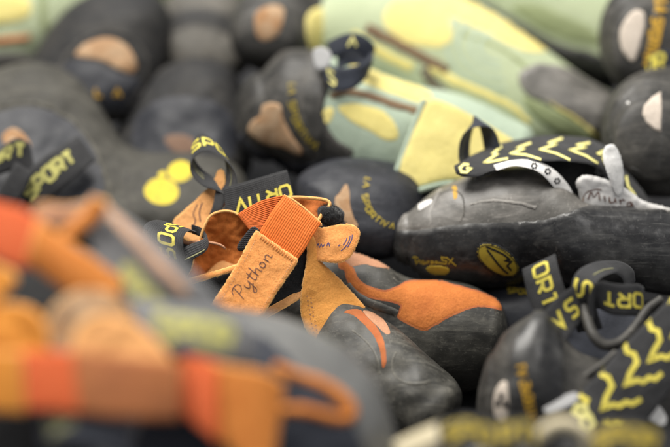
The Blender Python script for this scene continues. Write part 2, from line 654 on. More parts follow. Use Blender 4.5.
def cloth(name, base, alt, rough=.8, scale=600, bumpd=.0006, amt=.5, sheen=.1, spec=.3):
    t = NT(name)
    n1 = t.noise(scale, 3, .6); n2 = t.noise(45, 5, .6, .3)
    c = t.mix(t.math('MULTIPLY', t.ramp(n2, .35, .75), amt), base, alt)
    c = t.mix(t.math('MULTIPLY', n1, .35), c, tuple(x*.55 for x in base))
    b = t.bump(n1, .5, bumpd); b = t.bump(t.noise(90, 3, .5), .2, .002, b)
    return t.done(c, rough, b, sheen=sheen, spec=spec)

def uvweave(name, base, alt, fu, fv, rough=.75, mode='rib', depth=.0008, wear=.3, weardir=None):
    """woven strap; u, v of the UV map in centi-pixels along / across"""
    t = NT(name)
    sx = t.n('ShaderNodeSeparateXYZ'); t.l(t.tc.outputs['UV'], sx.inputs[0])
    wob = t.noise(90, 3, .5)
    u = t.math('ADD', sx.outputs[0], t.math('MULTIPLY', wob, .12)); v = t.math('ADD', sx.outputs[1], t.math('MULTIPLY', wob, .08))
    a = t.math('MULTIPLY', t.math('ADD', t.math('SINE', t.math('MULTIPLY', u, fu*2*pi)), 1), .5)
    b = t.math('MULTIPLY', t.math('ADD', t.math('SINE', t.math('MULTIPLY', v, fv*2*pi)), 1), .5)
    if mode == 'rib': h = t.math('ADD', t.math('MULTIPLY', b, .8), t.math('MULTIPLY', a, .1))
    else: h = t.math('MULTIPLY', a, b)
    big = t.noise(40, 5, .6, .4); fine = t.noise(1000, 3, .6)
    c = t.mix(t.math('MULTIPLY', h, .75), tuple(x*.84 for x in base), base)
    c = t.mix(t.math('MULTIPLY', t.ramp(big, .42, .75), wear), c, alt)
    c = t.mix(t.math('MULTIPLY', fine, .2), c, tuple(x*.5 for x in base))
    nb = t.bump(h, .6, depth); nb = t.bump(fine, .35, .0004, nb); nb = t.bump(t.noise(110, 3, .5), .3, .0015, nb)
    return t.done(c, rough, nb, sheen=.15, spec=.3)

def ink(name, base, rough=.6, wear=.35, under=(.03, .03, .03)):
    t = NT(name)
    f = t.noise(420, 4, .7); g = t.noise(90, 3, .6)
    m = t.math('MULTIPLY', t.ramp(t.math('ADD', t.math('MULTIPLY', f, .6), t.math('MULTIPLY', g, .4)), .5, .68), wear)
    c = t.mix(m, base, under)
    return t.done(c, rough, t.bump(f, .3, .0004), spec=.3)

# ------------------------------------------------------------------ free flaps of any outline
class Flap:
    def __init__(s, poly, anchors, smooth=True, step=None, amp=0.0, seed=0, rough=0.0):
        s.A = anchors; s.amp = amp; s.seed = seed
        n = len(anchors)
        # least squares plane + smooth residual
        import numpy as np
        M = np.array([[1, a[0], a[1]] for a in anchors], float); z = np.array([a[2] for a in anchors], float)
        if n >= 3: s.c = np.linalg.lstsq(M, z, rcond=None)[0]
        else: s.c = np.array([z.mean(), 0, 0])
        s.c = [float(q) for q in s.c]
        s.r = [a[2]-(s.c[0]+s.c[1]*a[0]+s.c[2]*a[1]) for a in anchors]
        xs = [p[0] for p in poly]; ys = [p[1] for p in poly]
        s.size = max(max(xs)-min(xs), max(ys)-min(ys))
        s.step = step or max(1.1, min(6, s.size/40))
        s.bd = smooth_line(poly, s.step, True) if smooth else smooth_line2(poly, s.step)
        if rough:
            s.bd = [[p[0]+rough*noise.noise(Vector((p[0]*.5, p[1]*.5, 1))), p[1]+rough*noise.noise(Vector((p[0]*.5, p[1]*.5, 7)))] for p in s.bd]
    def d(s, x, y):
        z = s.c[0]+s.c[1]*x+s.c[2]*y
        ww = 0; rr = 0; h = (s.size*.18)**2
        for a, r in zip(s.A, s.r):
            w = 1/(((x-a[0])**2+(y-a[1])**2)+h)**1.5; ww += w; rr += w*r
        z += rr/ww
        if s.amp: z += s.amp*(noise.noise(Vector((x*.05, y*.05, s.seed)))+.4*noise.noise(Vector((x*.16, y*.16, s.seed+5))))
        return z
    def n(s, x, y):
        e = .7
        a = Vector((2*e, 0, s.d(x+e, y)-s.d(x-e, y))); b = Vector((0, 2*e, s.d(x, y+e)-s.d(x, y-e)))
        n = a.cross(b).normalized()
        return -n if n.z > 0 else n
    def top(s, x, y, lift): 
        return Vector((x, y, s.d(x, y)))+s.n(x, y)*lift
    def mesh(s, t=2.0, fuzz=None, rimfuzz=None, bulge=.4):
        bd = s.bd; nb = len(bd)
        pts = [Vector(p[:2]) for p in bd]
        segs = [(pts[i], pts[(i+1) % nb]) for i in range(nb)]
        def dist(p):
            best = 1e9
            for a, b in segs:
                ab = b-a; k = max(0, min(1, (p-a).dot(ab)/max(1e-9, ab.dot(ab))))
                e = (p-a-ab*k).length_squared
                if e < best: best = e
            return sqrt(best)
        def inside(p):
            c = False
            for a, b in segs:
                if (a.y > p.y) != (b.y > p.y) and p.x < (b.x-a.x)*(p.y-a.y)/(b.y-a.y)+a.x: c = not c
            return c
        inner = []
        y = min(p.y for p in pts); row = 0; st = s.step
        x1 = max(p.x for p in pts); y1 = max(p.y for p in pts); x0 = min(p.x for p in pts)
        while y < y1:
            x = x0+(st/2 if row % 2 else 0)
            while x < x1:
                p = Vector((x, y))
                if inside(p) and dist(p) > st*.5: inner.append(p)
                x += st
            y += st*.87; row += 1
        r = delaunay_2d_cdt(pts+inner, [(i, (i+1) % nb) for i in range(nb)], [], 1, 1e-4)
        vv, ff = r[0], r[2]
        M = len(vv)
        v = []; uv = []
        T = []; B = []
        for p in vv:
            e = dist(p); q = Vector((p.x, p.y, s.d(p.x, p.y))); n = s.n(p.x, p.y)
            k = .6 if e < 1e-3 else min(1, .85+.15*e/st)
            T.append(q+n*t/2*k); B.append(q-n*t/2*k); uv.append((p.x/10, p.y/10))
        allq = T+B; uv = uv+uv
        f = []; mi = []
        for q in ff:
            a, b, c = [T[i] for i in q[:3]]
            nn = (b-a).cross(c-a)
            q = tuple(q) if nn.z < 0 else tuple(q[::-1])
            f.append(q); mi.append(0); f.append(tuple(i+M for i in q[::-1])); mi.append(1)
        cnt = {}
        for q in [x for x, m in zip(f, mi) if m == 0]:
            for k in range(len(q)):
                a, b = q[k], q[(k+1) % len(q)]
                cnt.setdefault((min(a, b), max(a, b)), []).append((a, b))
        rim = {}; edges = []
        for l in cnt.values():
            if len(l) == 1: edges.append(l[0])
        on = {}
        for a, b in edges:
            d = T[b]-T[a]
            o = d.cross(T[a]-B[a])
            for z in (a, b): on[z] = on.get(z, Vector())+o
        for z, o in on.items():
            if o.length > 1e-9: o.normalize()
            c = (T[z]+B[z])/2
            rim[z] = len(allq); allq.append(c+o*t*bulge*(1+.5*noise.noise(c*1.1))); uv.append(uv[z]); on[z] = o
        for a, b in edges:
            f.append((b, a, rim[a], rim[b])); mi.append(2)
            f.append((rim[b], rim[a], a+M, b+M)); mi.append(2)
        out = dict(v=[P(*q) for q in allq], f=f, mi=mi, uv=uv)
        if fuzz:
            c, ln, m = fuzz; g = dict(v=[], f=[], mi=[], uv=[])
            tris = [x[:3] for x in ff]
            ar = [abs((vv[q[1]]-vv[q[0]]).cross(vv[q[2]]-vv[q[0]])) for q in tris]
            for q in random.choices(tris, ar, k=c):
                a, b = sorted((random.random(), random.random()))
                w = T[q[0]]*a+T[q[1]]*(b-a)+T[q[2]]*(1-b)
                blade(g, w, s.n(w.x, w.y), ln, m)
            out = merge(out, g)
        if rimfuzz and edges:
            c, ln, m = rimfuzz; g = dict(v=[], f=[], mi=[], uv=[])
            for _ in range(c):
                a, b = random.choice(edges); z = random.random()
                q = (T[a]*(1-z)+T[b]*z); z2 = random.random(); q2 = (B[a]*(1-z)+B[b]*z)
                blade(g, q*z2+q2*(1-z2), on[a]+s.n(q.x, q.y)*.4, ln, m)
            out = merge(out, g)
        out['sharp'] = math.radians(55)
        return out
    def strokes(s, st, width, t=2.0, lift=.35, step=1.2):
        return strokes_mesh(st, width, lambda a, b: s.top(a, b, t/2+lift), step, .02)
    def shape(s, poly, t=2.0, lift=.3, smooth=True):
        """a printed shape on the flap"""
        f = Flap(poly, s.A, smooth, step=max(1.0, s.step*.7)); f.c, f.r, f.A, f.size, f.amp, f.seed = s.c, s.r, s.A, s.size, s.amp, s.seed
        keep = f.d
        class Q(Flap): pass
        n0 = f.n
        g = Flap.__new__(Flap); g.__dict__ = dict(f.__dict__)
        g.d = lambda x, y: s.d(x, y)-(t/2+lift)
        return Flap.mesh(g, t=.4)

def rail(A, B, rows=3, sag=0.0):
    """sheet between two edges; rows across, sag towards the viewer in the middle"""
    G = []
    for i in range(rows):
        k = i/(rows-1)
        G.append([(a[0]*(1-k)+b[0]*k, a[1]*(1-k)+b[1]*k, a[2]*(1-k)+b[2]*k-sag*4*k*(1-k)) for a, b in zip(A, B)])
    return G

def outset(poly, r):
    n = len(poly); A = sum(poly[i][0]*poly[(i+1) % n][1]-poly[(i+1) % n][0]*poly[i][1] for i in range(n))
    sg = 1 if A > 0 else -1
    out = []
    for i, p in enumerate(poly):
        a, c = poly[i-1], poly[(i+1) % n]
        d = Vector((c[0]-a[0], c[1]-a[1])).normalized()
        out.append((p[0]+sg*d.y*r, p[1]-sg*d.x*r))
    return out

def inflate(poly, anchors, R, H, back=40, amp=2.0, freq=.03, seed=0, power=2.0):
    """a solid rounded mass with any outline: R = width of the rounding, H = its depth"""
    f = Flap(poly, anchors, True, step=max(3.0, R/11), amp=0)
    bd = f.bd; nb = len(bd); pts = [Vector(p[:2]) for p in bd]
    segs = [(pts[i], pts[(i+1) % nb]) for i in range(nb)]
    def dist(p):
        best = 1e9
        for a, c in segs:
            ab = c-a; k = max(0, min(1, (p-a).dot(ab)/max(1e-9, ab.dot(ab))))
            e = (p-a-ab*k).length_squared
            if e < best: best = e
        return sqrt(best)
    def inside(p):
        c = False
        for a, e in segs:
            if (a.y > p.y) != (e.y > p.y) and p.x < (e.x-a.x)*(p.y-a.y)/(e.y-a.y)+a.x: c = not c
        return c
    inner = []
    # rings close to the edge, then a grid
    for i in range(nb):
        a, c = pts[i-1], pts[(i+1) % nb]
        d = (c-a).normalized(); nrm = Vector((d.y, -d.x))
        for k in (.02, .06, .13, .22):
            for sgn in (1, -1):
                q = pts[i]+nrm*sgn*R*k
                if inside(q) and abs(dist(q)-R*k) < R*.012: inner.append(q)
    st = f.step; y = min(p.y for p in pts); row = 0
    x0 = min(p.x for p in pts); x1 = max(p.x for p in pts); y1 = max(p.y for p in pts)
    while y < y1:
        x = x0+(st/2 if row % 2 else 0)
        while x < x1:
            p = Vector((x, y))
            if inside(p) and dist(p) > R*.28: inner.append(p)
            x += st
        y += st*.87; row += 1
    r = delaunay_2d_cdt(pts+inner, [(i, (i+1) % nb) for i in range(nb)], [], 1, 1e-3)
    vv, ff = r[0], r[2]; M = len(vv)
    o = Vector((seed*5.1, seed*2.3, seed))
    T = []; B = []
    ds = [dist(p) for p in vv]
    for p, e in zip(vv, ds):
        k = min(1, e/R); h = (1-(1-k)**power)**(1/power)
        z = f.d(p.x, p.y)
        w = amp*(noise.noise(Vector((p.x, p.y, z))*freq+o)+.5*noise.noise(Vector((p.x, p.y, z))*freq*2.7+o))*min(1, k*2.5)
        T.append(Vector((p.x, p.y, z-H*h-w))); B.append(Vector((p.x, p.y, z+back*h+.01)))
    v = [P(*q) for q in T]; idx = {}
    for i, q in enumerate(B):
        if ds[i] < 1e-3: idx[i] = i
        else: idx[i] = len(v); v.append(P(*q))
    F = []
    for q in ff:
        a, c, e = [T[i] for i in q[:3]]
        nn = (c-a).cross(e-a)
        q = tuple(q) if nn.z < 0 else tuple(q[::-1])
        F.append(q); F.append(tuple(idx[i] for i in q[::-1]))
    return dict(v=v, f=F)

# ================================================================== world, camera, light
W = bpy.data.worlds.new("World"); SC.world = W; W.use_nodes = True
W.node_tree.nodes['Background'].inputs[0].default_value = (.93, .95, 1.0, 1)
W.node_tree.nodes['Background'].inputs[1].default_value = .31
cam = bpy.data.cameras.new("camera"); co = bpy.data.objects.new("camera", cam); COL.objects.link(co)
cam.lens = 85; cam.sensor_width = 36; cam.clip_end = 50; cam.clip_start = .01
co.location = CAMPOS; co.rotation_euler = (pi/2-TILT, 0, 0)
cam.dof.use_dof = True; cam.dof.focus_distance = DIST; cam.dof.aperture_fstop = 1.65; cam.dof.aperture_blades = 0
SC.camera = co
def lamp(name, loc, target, size, power, color):
    l = bpy.data.lights.new(name, 'AREA'); l.shape = 'RECTANGLE'; l.size, l.size_y = size
    l.energy = power; l.color = color
    o = bpy.data.objects.new(name, l); COL.objects.link(o); o.location = loc
    o.rotation_euler = (Vector(target)-Vector(loc)).to_track_quat('-Z', 'Y').to_euler()
lamp('ceiling_lamp', (-.45, .35, 2.0), (0, .05, .1), (1.7, 1.1), 94, (1, .965, .90))
lamp('fill_lamp', (1.3, -.9, 1.7), (0, 0, .1), (.9, .9), 12, (1, .97, .93))  # weak warm fill light, added from the right; stands for no window
SC.view_settings.view_transform = 'Standard'; SC.view_settings.look = 'None'
SC.view_settings.exposure = 0; SC.view_settings.gamma = 1
SC.cycles.use_denoising = True
SC.cycles.max_bounces = 8

# ================================================================== materials
R_BLK = rubber('black_rubber', (.014, .014, .015), (.13, .125, .115), .5, .42)
R_TOE = rubber('dusty_toe_rubber', (.028, .027, .023), (.25, .235, .195), .58, .64, 1.2, 1.1)
R_GRY = rubber('worn_grey_rubber', (.10, .095, .086), (.46, .43, .39), .62, .48, .9, .2)
R_SID = rubber('side_rubber', (.014, .014, .015), (.15, .147, .138), .62, .40)
R_OLD = rubber('old_grey_rubber', (.030, .029, .027), (.22, .205, .18), .55, .6, spec=.3)
R_BAK = rubber('matt_black_rubber', (.020, .020, .021), (.13, .12, .105), .55, .75, .8, spec=.2)
R_BAG = rubber('matt_grey_rubber', (.080, .075, .066), (.26, .235, .20), .6, .75, .8, spec=.2)
R_FOR = rubber('foreground_rubber', (.13, .13, .126), (.27, .27, .26), .5, .5)
NAVY = rubber('navy_rubber', (.014, .0155, .021), (.10, .10, .11), .5, .6, spec=.3)
NAVYC = cloth('navy_cloth', (.020, .023, .034), (.06, .065, .08), .75)
SU_O = suede('orange_suede', (.86, .37, .115), (.68, .24, .055), .55)
SU_Y = suede('amber_suede', (.88, .40, .10), (.76, .29, .05), .4)
SU_E = suede('raw_suede_edge', (.90, .50, .18), (.70, .32, .09), .5, scale=2)
SU_T = suede('tan_suede', (.80, .40, .15), (.55, .25, .09), .6)
SU_B = suede('burnt_orange_suede', (.54, .175, .04), (.34, .085, .02), .6)
SU_OF = suede('darkened_orange_suede', (.62, .22, .045), (.46, .13, .022), .7)  # foreground copy of the orange suede, colour darkened against strong lamp light
SU_YF = suede('darkened_amber_suede', (.66, .26, .04), (.48, .15, .016), .6)  # amber suede likewise darkened in colour for the brightly lit foreground
SU_DB = suede('dark_tan_leather', (.20, .125, .085), (.12, .07, .05), .6)
SU_R = suede('reddish_suede', (.40, .11, .04), (.50, .19, .06), .6)
SU_PK = suede('pale_pink_leather', (.50, .32, .23), (.40, .24, .17), .5)
EL_F = uvweave('red_elastic', (.74, .125, .022), (.64, .09, .015), 3.2, 4.3, .7, 'rib', .0007, .5)
SU_IN = suede('inner_leather', (.66, .21, .045), (.44, .115, .02), .7)
SU_INS = suede('insole_leather', (.85, .42, .16), (.62, .27, .08), .5)
SU_P = suede('pinkish_leather', (.50, .26, .15), (.36, .17, .10), .5)
SU_BR = suede('brown_leather', (.46, .165, .06), (.30, .11, .05), .6)
BEI = suede('beige_patch', (.42, .30, .19), (.28, .12, .035), .95, scale=2.2)
BEIW = suede('pale_patch', (.62, .54, .46), (.45, .38, .31), .5)
EL_O = uvweave('orange_elastic', (.97, .215, .03), (.88, .17, .022), 3.2, 4.3, .7, 'rib', .00045, .5)
EL_D = uvweave('orange_elastic_fold', (.90, .19, .028), (.78, .14, .02), 3.2, 5.0, .7, 'rib', .0007, .5)
WEB = uvweave('black_webbing', (.020, .020, .022), (.05, .05, .052), 6, 5, .62, 'weave', .0006, .5)
WEBN = uvweave('navy_webbing', (.020, .025, .040), (.05, .06, .085), 6, 5, .62, 'weave', .0006, .5)
WEBG = uvweave('grey_webbing', (.21, .21, .215), (.30, .30, .30), 6, 5, .7, 'weave', .0006, .5)
VEL = cloth('black_velcro', (.015, .015, .016), (.035, .035, .035), .95, 900, .0012, .5, .25)
FIB = cloth('velcro_fibre', (.03, .03, .031), (.05, .05, .05), .8, 500, .0002)
FIBO = cloth('suede_fibre', (.86, .52, .20), (.7, .36, .1), .9, 500, .0002)
FIBW = cloth('felt_fibre', (.62, .62, .60), (.5, .5, .5), .9, 500, .0002)
YEL = ink('yellow_print', (.66, .56, .085), .6, .45)
YELP = ink('pale_yellow_print', (.80, .74, .27), .6, .3)
YELB = ink('bright_yellow_print', (.58, .46, .03), .65, .5)
YELD = ink('faded_yellow_print', (.50, .47, .15), .7, .4)
GOLD = ink('worn_gold_print', (.36, .27, .03), .5, .5)
ORYE = ink('amber_print', (.52, .30, .03), .55, .4)
BLKI = ink('black_print', (.012, .012, .014), .5, .1)
BLUI = ink('blue_print', (.07, .07, .20), .6, .5, (.6, .3, .1))
BRNI = ink('brown_print', (.14, .065, .05), .6, .55, (.6, .3, .1))
THR = cloth('orange_thread', (.82, .40, .12), (.7, .3, .08), .7)
THRG = cloth('olive_thread', (.30, .29, .14), (.2, .2, .1), .7)
THRW = cloth('pale_thread', (.70, .48, .30), (.6, .4, .2), .7)
WHT = cloth('white_lining', (.84, .82, .79), (.70, .68, .65), .85, 500, .0006, .6)
GRYC = cloth('light_grey_cloth', (.36, .36, .36), (.25, .25, .25), .9)
FELT = cloth('grey_felt', (.74, .73, .71), (.6, .6, .59), .95, 900, .001, .6, .3)
CREAM = cloth('cream_cloth', (.66, .58, .40), (.5, .42, .26), .8)
SEA = suede('seafoam_leather', (.42, .47, .30), (.32, .37, .23), .6, .75, (.47, .52, .34))
SEAB = suede('seafoam_blue_leather', (.38, .455, .35), (.30, .37, .29), .6, .75, (.44, .51, .39))
SEAG = suede('olive_leather', (.27, .31, .16), (.19, .22, .11), .5, .75, (.44, .48, .26))
LEM = suede('lemon_leather', (.74, .64, .24), (.64, .54, .17), .5, .8, (.85, .76, .34))
LEM2 = suede('deep_lemon_leather', (.72, .62, .22), (.62, .52, .16), .5, .8, (.76, .67, .28))
MESHD = cloth('dark_mesh', (.055, .042, .03), (.11, .085, .05), .8)
MESHB = uvweave('brown_mesh', (.16, .10, .06), (.30, .21, .10), 1.6, 3.2, .8, 'weave', .003, .5)
OLV = rubber('olive_grey_rubber', (.046, .044, .038), (.17, .16, .135), .6, .75, spec=.2)
DARK = cloth('dark_table_cloth', (.012, .012, .014), (.02, .02, .022), .9, 300, .001)

things = []
def T(*a, off=0, **k):
    OFF[0] = off
    t = Thing(*a, **k); things.append(t); return t

# ================================================================== the surface under the pile
g = dict(v=[], f=[])
n = 24
for j in range(n+1):
    for i in range(n+1):
        x = -1.2+2.4*i/n; y = -.75+2.6*j/n
        g['v'].append(Vector((x, y, .004*noise.noise(Vector((x*4, y*4, 0))))))
for j in range(n):
    for i in range(n):
        a = j*(n+1)+i; g['f'].append((a, a+1, a+n+2, a+n+1))
me = bpy.data.meshes.new('table_top'); me.from_pydata([tuple(v) for v in g['v']], [], g['f']); me.materials.append(DARK)
o = bpy.data.objects.new('table_top', me); COL.objects.link(o); o['kind'] = 'structure'

# ================================================================== C: orange shoe in the middle, its strap in focus
C = T('climbing_shoe', 'orange suede climbing shoe in sharp focus, its closing strap reading Python')
gC = loft([[248, 292, 92, 22, -25, 0, 0, 0, -38, 2.2, 1, 1],
           [282, 300, 78, 31, -36, 0, 0, 0, -44, 2.2, 1, 1],
           [313, 325, 52, 33, -38, 0, 0, 0, -46, 2.2, 1, 1],
           [340, 347, 28, 34, -36, 0, 0, 0, -48, 2.2, 1, 1],
           [370, 368, 6, 33, -36, 0, 0, 0, -48, 2.25, 1, 1],
           [398, 390, -10, 31, -35, 0, 0, 0, -46, 2.3, 1, 1],
           [424, 408, -22, 27, -31, 0, 0, 0, -42, 2.15, 1, 1]],
          26, 34, amp=1.6, freq=.03, seed=1, nr=110, per=16,
          bumps=[(404, 372, -45, 11, -2.6), (392, 384, -50, 9, 1.8), (420, 384, -45, 10, 2.0), (372, 350, -30, 14, -1.5), (352, 330, -12, 13, 2.0), (432, 398, -55, 12, -1.2), (388, 344, -40, 8, 1.6), (378, 372, -50, 9, -1.8), (412, 398, -60, 10, 1.8), (446, 396, -50, 10, 1.5)])
bC = Body(gC)
C.add('toe_rubber', gC, R_TOE)
def depth_of(body, x, y):
    o, n = body.hit(x, y, 0)
    return ((o-CAMPOS).dot(FWD)-DIST)/PX
QA = [(312, 240, 4), (308, 262, -4), (316, 262, 4), (305, 288, -7), (303, 276, -6), (310, 250, -2), (322, 266, 12), (328, 284, 13), (338, 293, 17), (320, 278, 7)]
for (x, y) in ((334, 300), (345, 296), (352, 306), (335, 310), (325, 325), (316, 336), (306, 322), (322, 300), (330, 318), (358, 308), (340, 300)):
    QA.append((x, y, depth_of(bC, x, y)-2.2))
fQ = Flap([(309.5, 237), (314.5, 240), (317, 255), (321, 262.5), (332, 273), (347, 288), (358, 300), (364, 308), (357, 313), (347, 314), (338, 318), (331, 326), (325, 339), (318, 343), (311, 337), (303, 320), (301, 303), (303, 285), (307, 262)], QA, True, step=1.6, amp=.8, rough=.7)
q = C.add('quarter', fQ.mesh(2.6, rimfuzz=(900, 1.3, 3)), [SU_Y, SU_O, SU_E, FIBO])
# punched dots along the left of the quarter
dots = dict(v=[], f=[])
for k in range(9):
    for j in range(2):
        x = 306+j*4+k*.9+random.uniform(-.5, .5); y = 296+k*4.6+j*2
        if y > 338: continue
        e = [fQ.top(px, py, 1.6) for px, py in ellipse(x, y, .75, .75, 0, 8)]
        b = len(dots['v']); dots['v'] += [P(*z) for z in e]; dots['f'].append(tuple(range(b, b+8)))
C.add('punched_dots', dots, SU_P, q)
C.add('suede_streak', applique(bC, [(344, 312), (357, 309), (366, 315), (376, 326), (383, 338), (386, 352), (386, 364), (383.5, 368), (381.5, 363), (380, 350), (374, 337), (364, 325), (354, 316)], .4, 5, 1.0), [SU_R, SU_R])
C.add('suede_streak', applique(bC, [(363, 311), (372, 312), (381, 317), (388, 326), (390, 333), (386, 334), (378, 327), (370, 319)], .35, 5, 1.0), [SU_P, SU_P])
# small creases of the toe rubber
C.add('rubber_crease', applique(bC, band([(396, 352), (392, 362), (394, 374), (404, 382), (418, 384), (430, 381)], (2, 4)), .7, 0, 1.2, 2.5), [R_TOE, R_TOE])
C.add('rubber_crease', applique(bC, band([(352, 330), (366, 341), (376, 356), (380, 374)], (2, 3)), .6, 0, 1.2, 2), [R_TOE, R_TOE])
# velcro panel
f = Flap([(188, 286), (214, 277), (240, 268), (262, 250), (290, 246), (311, 240), (312, 262), (311, 283), (301, 293), (264, 316), (228, 318), (204, 306)],
         [(190, 288, 16), (240, 270, 10), (318, 245, 4), (318, 282, 2), (264, 314, -2), (210, 308, 4)], False, step=2.4, amp=1.5)
C.add('velcro_panel', f.mesh(2.0, fuzz=(4200, 1.7, 3)), [VEL, VEL, VEL, FIB])
# collar edge and lower strip
s = Sheet(rail([(184, 281, 10), (205, 274.5, 8), (226, 268.5, 6), (244, 263, 3), (258, 257, 2)], [(186, 286, 8), (206, 279, 6), (228, 272.5, 4), (246, 267.5, 1), (259, 263, 0)]), amp=.5)
C.add('collar_edge', s.mesh(3.0, .5, rimfuzz=(260, 1.6, 3)), [SU_O, SU_O, SU_E, FIBO])
s = Sheet(rail([(258, 314, -8), (280, 302, -4), (296, 293, 0), (307, 286, 3)], [(262, 320, -10), (284, 307.5, -6), (299, 298.5, -1), (310, 291.5, 2)]), amp=.6)
C.add('leather_strip', s.mesh(2.8, .4, rimfuzz=(260, 1.4, 3)), [SU_T, SU_O, SU_E, FIBO])
# lining lobe, insole
L = [(187, 284), (192, 268), (197, 250), (200, 240), (204, 229), (208, 219), (215, 213.5), (224, 211.5), (232, 212), (239, 215), (248, 226), (262, 240), (256, 258), (240, 268), (214, 277)]
f = Flap(L, [(187, 282, 22), (199, 242, 20), (208, 218, 20), (224, 211, 22), (240, 216, 18), (220, 238, 34), (214, 262, 46), (250, 245, 30), (240, 266, 22), (232, 232, 22), (210, 240, 36), (224, 250, 44)], True, step=1.5, amp=4.5)
lob = C.add('lining', f.mesh(2.2), [SU_IN, SU_IN, SU_E])
C.add('lining_edge', tube([(196, 252, 19), (199.5, 241, 18), (203, 230, 17), (206.5, 222, 17), (211, 215.5, 17), (218, 212.2, 18), (226, 211, 19), (234, 212.5, 19), (240, 216, 17)], 1.35), SU_E, lob)
fI = Flap([(206, 277), (214, 266), (222, 261), (234, 259), (246, 260), (247, 268), (228, 274)], [(206, 277, 30), (222, 260, 40), (246, 262, 26), (246, 268, 20), (228, 274, 24)], True, amp=1)
C.add('insole', fI.mesh(1.6), [SU_INS, SU_INS, SU_E])
th = merge(tube([(227, 228, 30), (228.5, 236, 33), (226, 242, 37), (230, 243, 36), (233, 237, 31), (231, 231, 29)], .35, 6),
           tube([(213, 252, 45), (213.6, 262, 46), (214.5, 272, 40)], .3, 6),
           tube([(226, 248, 36), (228, 258, 37), (232, 266, 30)], .4, 6),
           tube([(229, 249, 34), (231, 256, 35), (230, 262, 33)], .3, 6),
           tube([(219, 224, 28), (226, 222, 27), (234, 223, 24)], .3, 6))
C.add('loose_thread', th, THR, lob)
C.add('leather_cord', tube([(178, 234, 22), (181, 240, 20), (188, 243, 17), (198, 242, 15), (208, 242.5, 14), (217, 244, 13), (223, 246.5, 13), (225, 249, 14)], [2.0, 1.2], 10), SU_P)
f = Flap([(252, 228), (259, 232), (254, 242), (246, 249), (239, 250), (239, 244)], [(252, 228, 6), (259, 232, 3), (246, 249, 8), (239, 246, 10)], True, step=1.1, amp=.8)
C.add('elastic_end', f.mesh(2), [WEB, WEB, WEB])
# elastic: part behind the fold, then the part in front
s = Sheet(rail([(238, 214.5, 16), (250, 207, 13), (265, 200, 9), (285, 195.5, 2)], [(250, 230, 13), (270, 231, 9), (290, 228, 7), (317, 222, 4)], 4), amp=.5)
eb = C.add('elastic_band', s.mesh(1.8), [EL_D, EL_D, EL_D])
sE = Sheet(rail([(284.5, 195.5, -1), (275, 208, -4), (268, 219, -5), (259.5, 233, -5)], [(320.5, 223, -1), (312, 236, -5), (305, 248, -7), (295, 262, -8)], 5, .8), amp=.35)
C.add('elastic_band', sE.mesh(2.0), [EL_O, EL_O, EL_O])
C.add('fold_edge', tube([(283.5, 195.6, 1), (292, 199.5, 1), (301, 206, 1), (311, 214.5, 1), (319.5, 222.2, 1), (321, 226, 0)], 1.4), SU_E)
# the strap itself
fS = Flap([(256.5, 231.5), (268, 240), (282, 249.5), (296, 259), (297, 261), (289, 273), (276, 292), (262, 315), (256, 322), (236, 316), (211, 306), (216, 299), (228, 281), (241, 259), (251, 240)],
          [(257, 232, -7), (297, 260, -10), (262, 314, -22), (213, 304, -20), (252, 270, -15)], False, step=1.6, amp=.9, rough=.9)
st = C.add('strap', fS.mesh(3.2, fuzz=(1500, .8, 3), rimfuzz=(1300, 1.9, 3)), [SU_O, SU_O, SU_E, FIBO], label='leather strap end with the word Python in brown script')
def fp(k):
    x = 260+k*33; y = 236.5+k*24.5
    return fS.top(x, y, 1.9), Vector((-.55, .84, 0)), Vector((0, 0, -1))
C.add('stitching', stitches(fp, 15, 6.5, .9), THR, st)
def fp(k):
    a = [(255, 238), (245, 256), (232, 279), (219, 300)]
    x, y = crv(a, k*3)[:2]
    return fS.top(x+1.6, y+1.0, 1.6), Vector((-.5, .86, 0)), Vector((0, 0, -1))
C.add('stitching', stitches(fp, 24, 1.6, .35), THRW, st)
def fp(k):
    a = [(294, 263), (284, 279), (272, 297), (262, 312)]
    x, y = crv(a, k*3)[:2]
    return fS.top(x-1.8, y-1.0, 1.6), Vector((-.5, .86, 0)), Vector((0, 0, -1))
C.add('stitching', stitches(fp, 22, 1.6, .35), THRW, st)
# handwriting: Python, running up to the right
org = Vector((241.5, 302.0)); ex = Vector((33.5, -46.5))/57.3; ey = Vector((ex.y, -ex.x))
scr = [[(3, 0), (4.2, 5), (5.2, 10), (5.8, 13)], [(0.5, 9.5), (2, 12.5), (6, 14), (9.8, 13), (11, 10), (9, 7), (5, 6)],
       [(13.2, 7), (13, 3.5), (14.4, 1.6), (16.6, 3.2), (18.4, 7)], [(18.4, 7), (17.8, 1), (16.8, -4.5), (14.8, -6), (13.4, -4.4), (15.5, -1.8), (19.5, 1.8)],
       [(23.2, 12.2), (22.4, 6), (22.4, 2.2), (24, 1.2), (25.6, 2.6)], [(19.8, 8.2), (23, 8.8), (26.2, 9)],
       [(28, 13.5), (27.6, 7), (27.4, 1.2)], [(27.5, 4.5), (30, 7.4), (31.8, 6.6), (31.8, 3.4), (32.2, 1.4), (33.6, 2.2)],
       [(38.6, 6.6), (36.4, 7), (35, 4.4), (36, 1.8), (38.4, 1.8), (39.6, 4.4), (38.4, 6.8), (36.8, 6.4)],
       [(42.2, 7), (42.4, 4), (42.6, 1.4)], [(42.5, 4.2), (45, 7.2), (46.8, 6.4), (46.8, 3.4), (47.4, 1.4), (49, 2.2)]]
S2 = []
for l in scr:
    l = smooth_line([(a*1.13, b*1.05) for a, b in l], 1.0)
    S2.append([tuple(org+ex*(a+0.0)+ey*-1*(-b)) for a, b in l])
S2 = [[(x, y) for x, y in l] for l in S2]
C.add('lettering', fS.strokes(S2, .95, 3.2, .25, .8), BRNI, st)
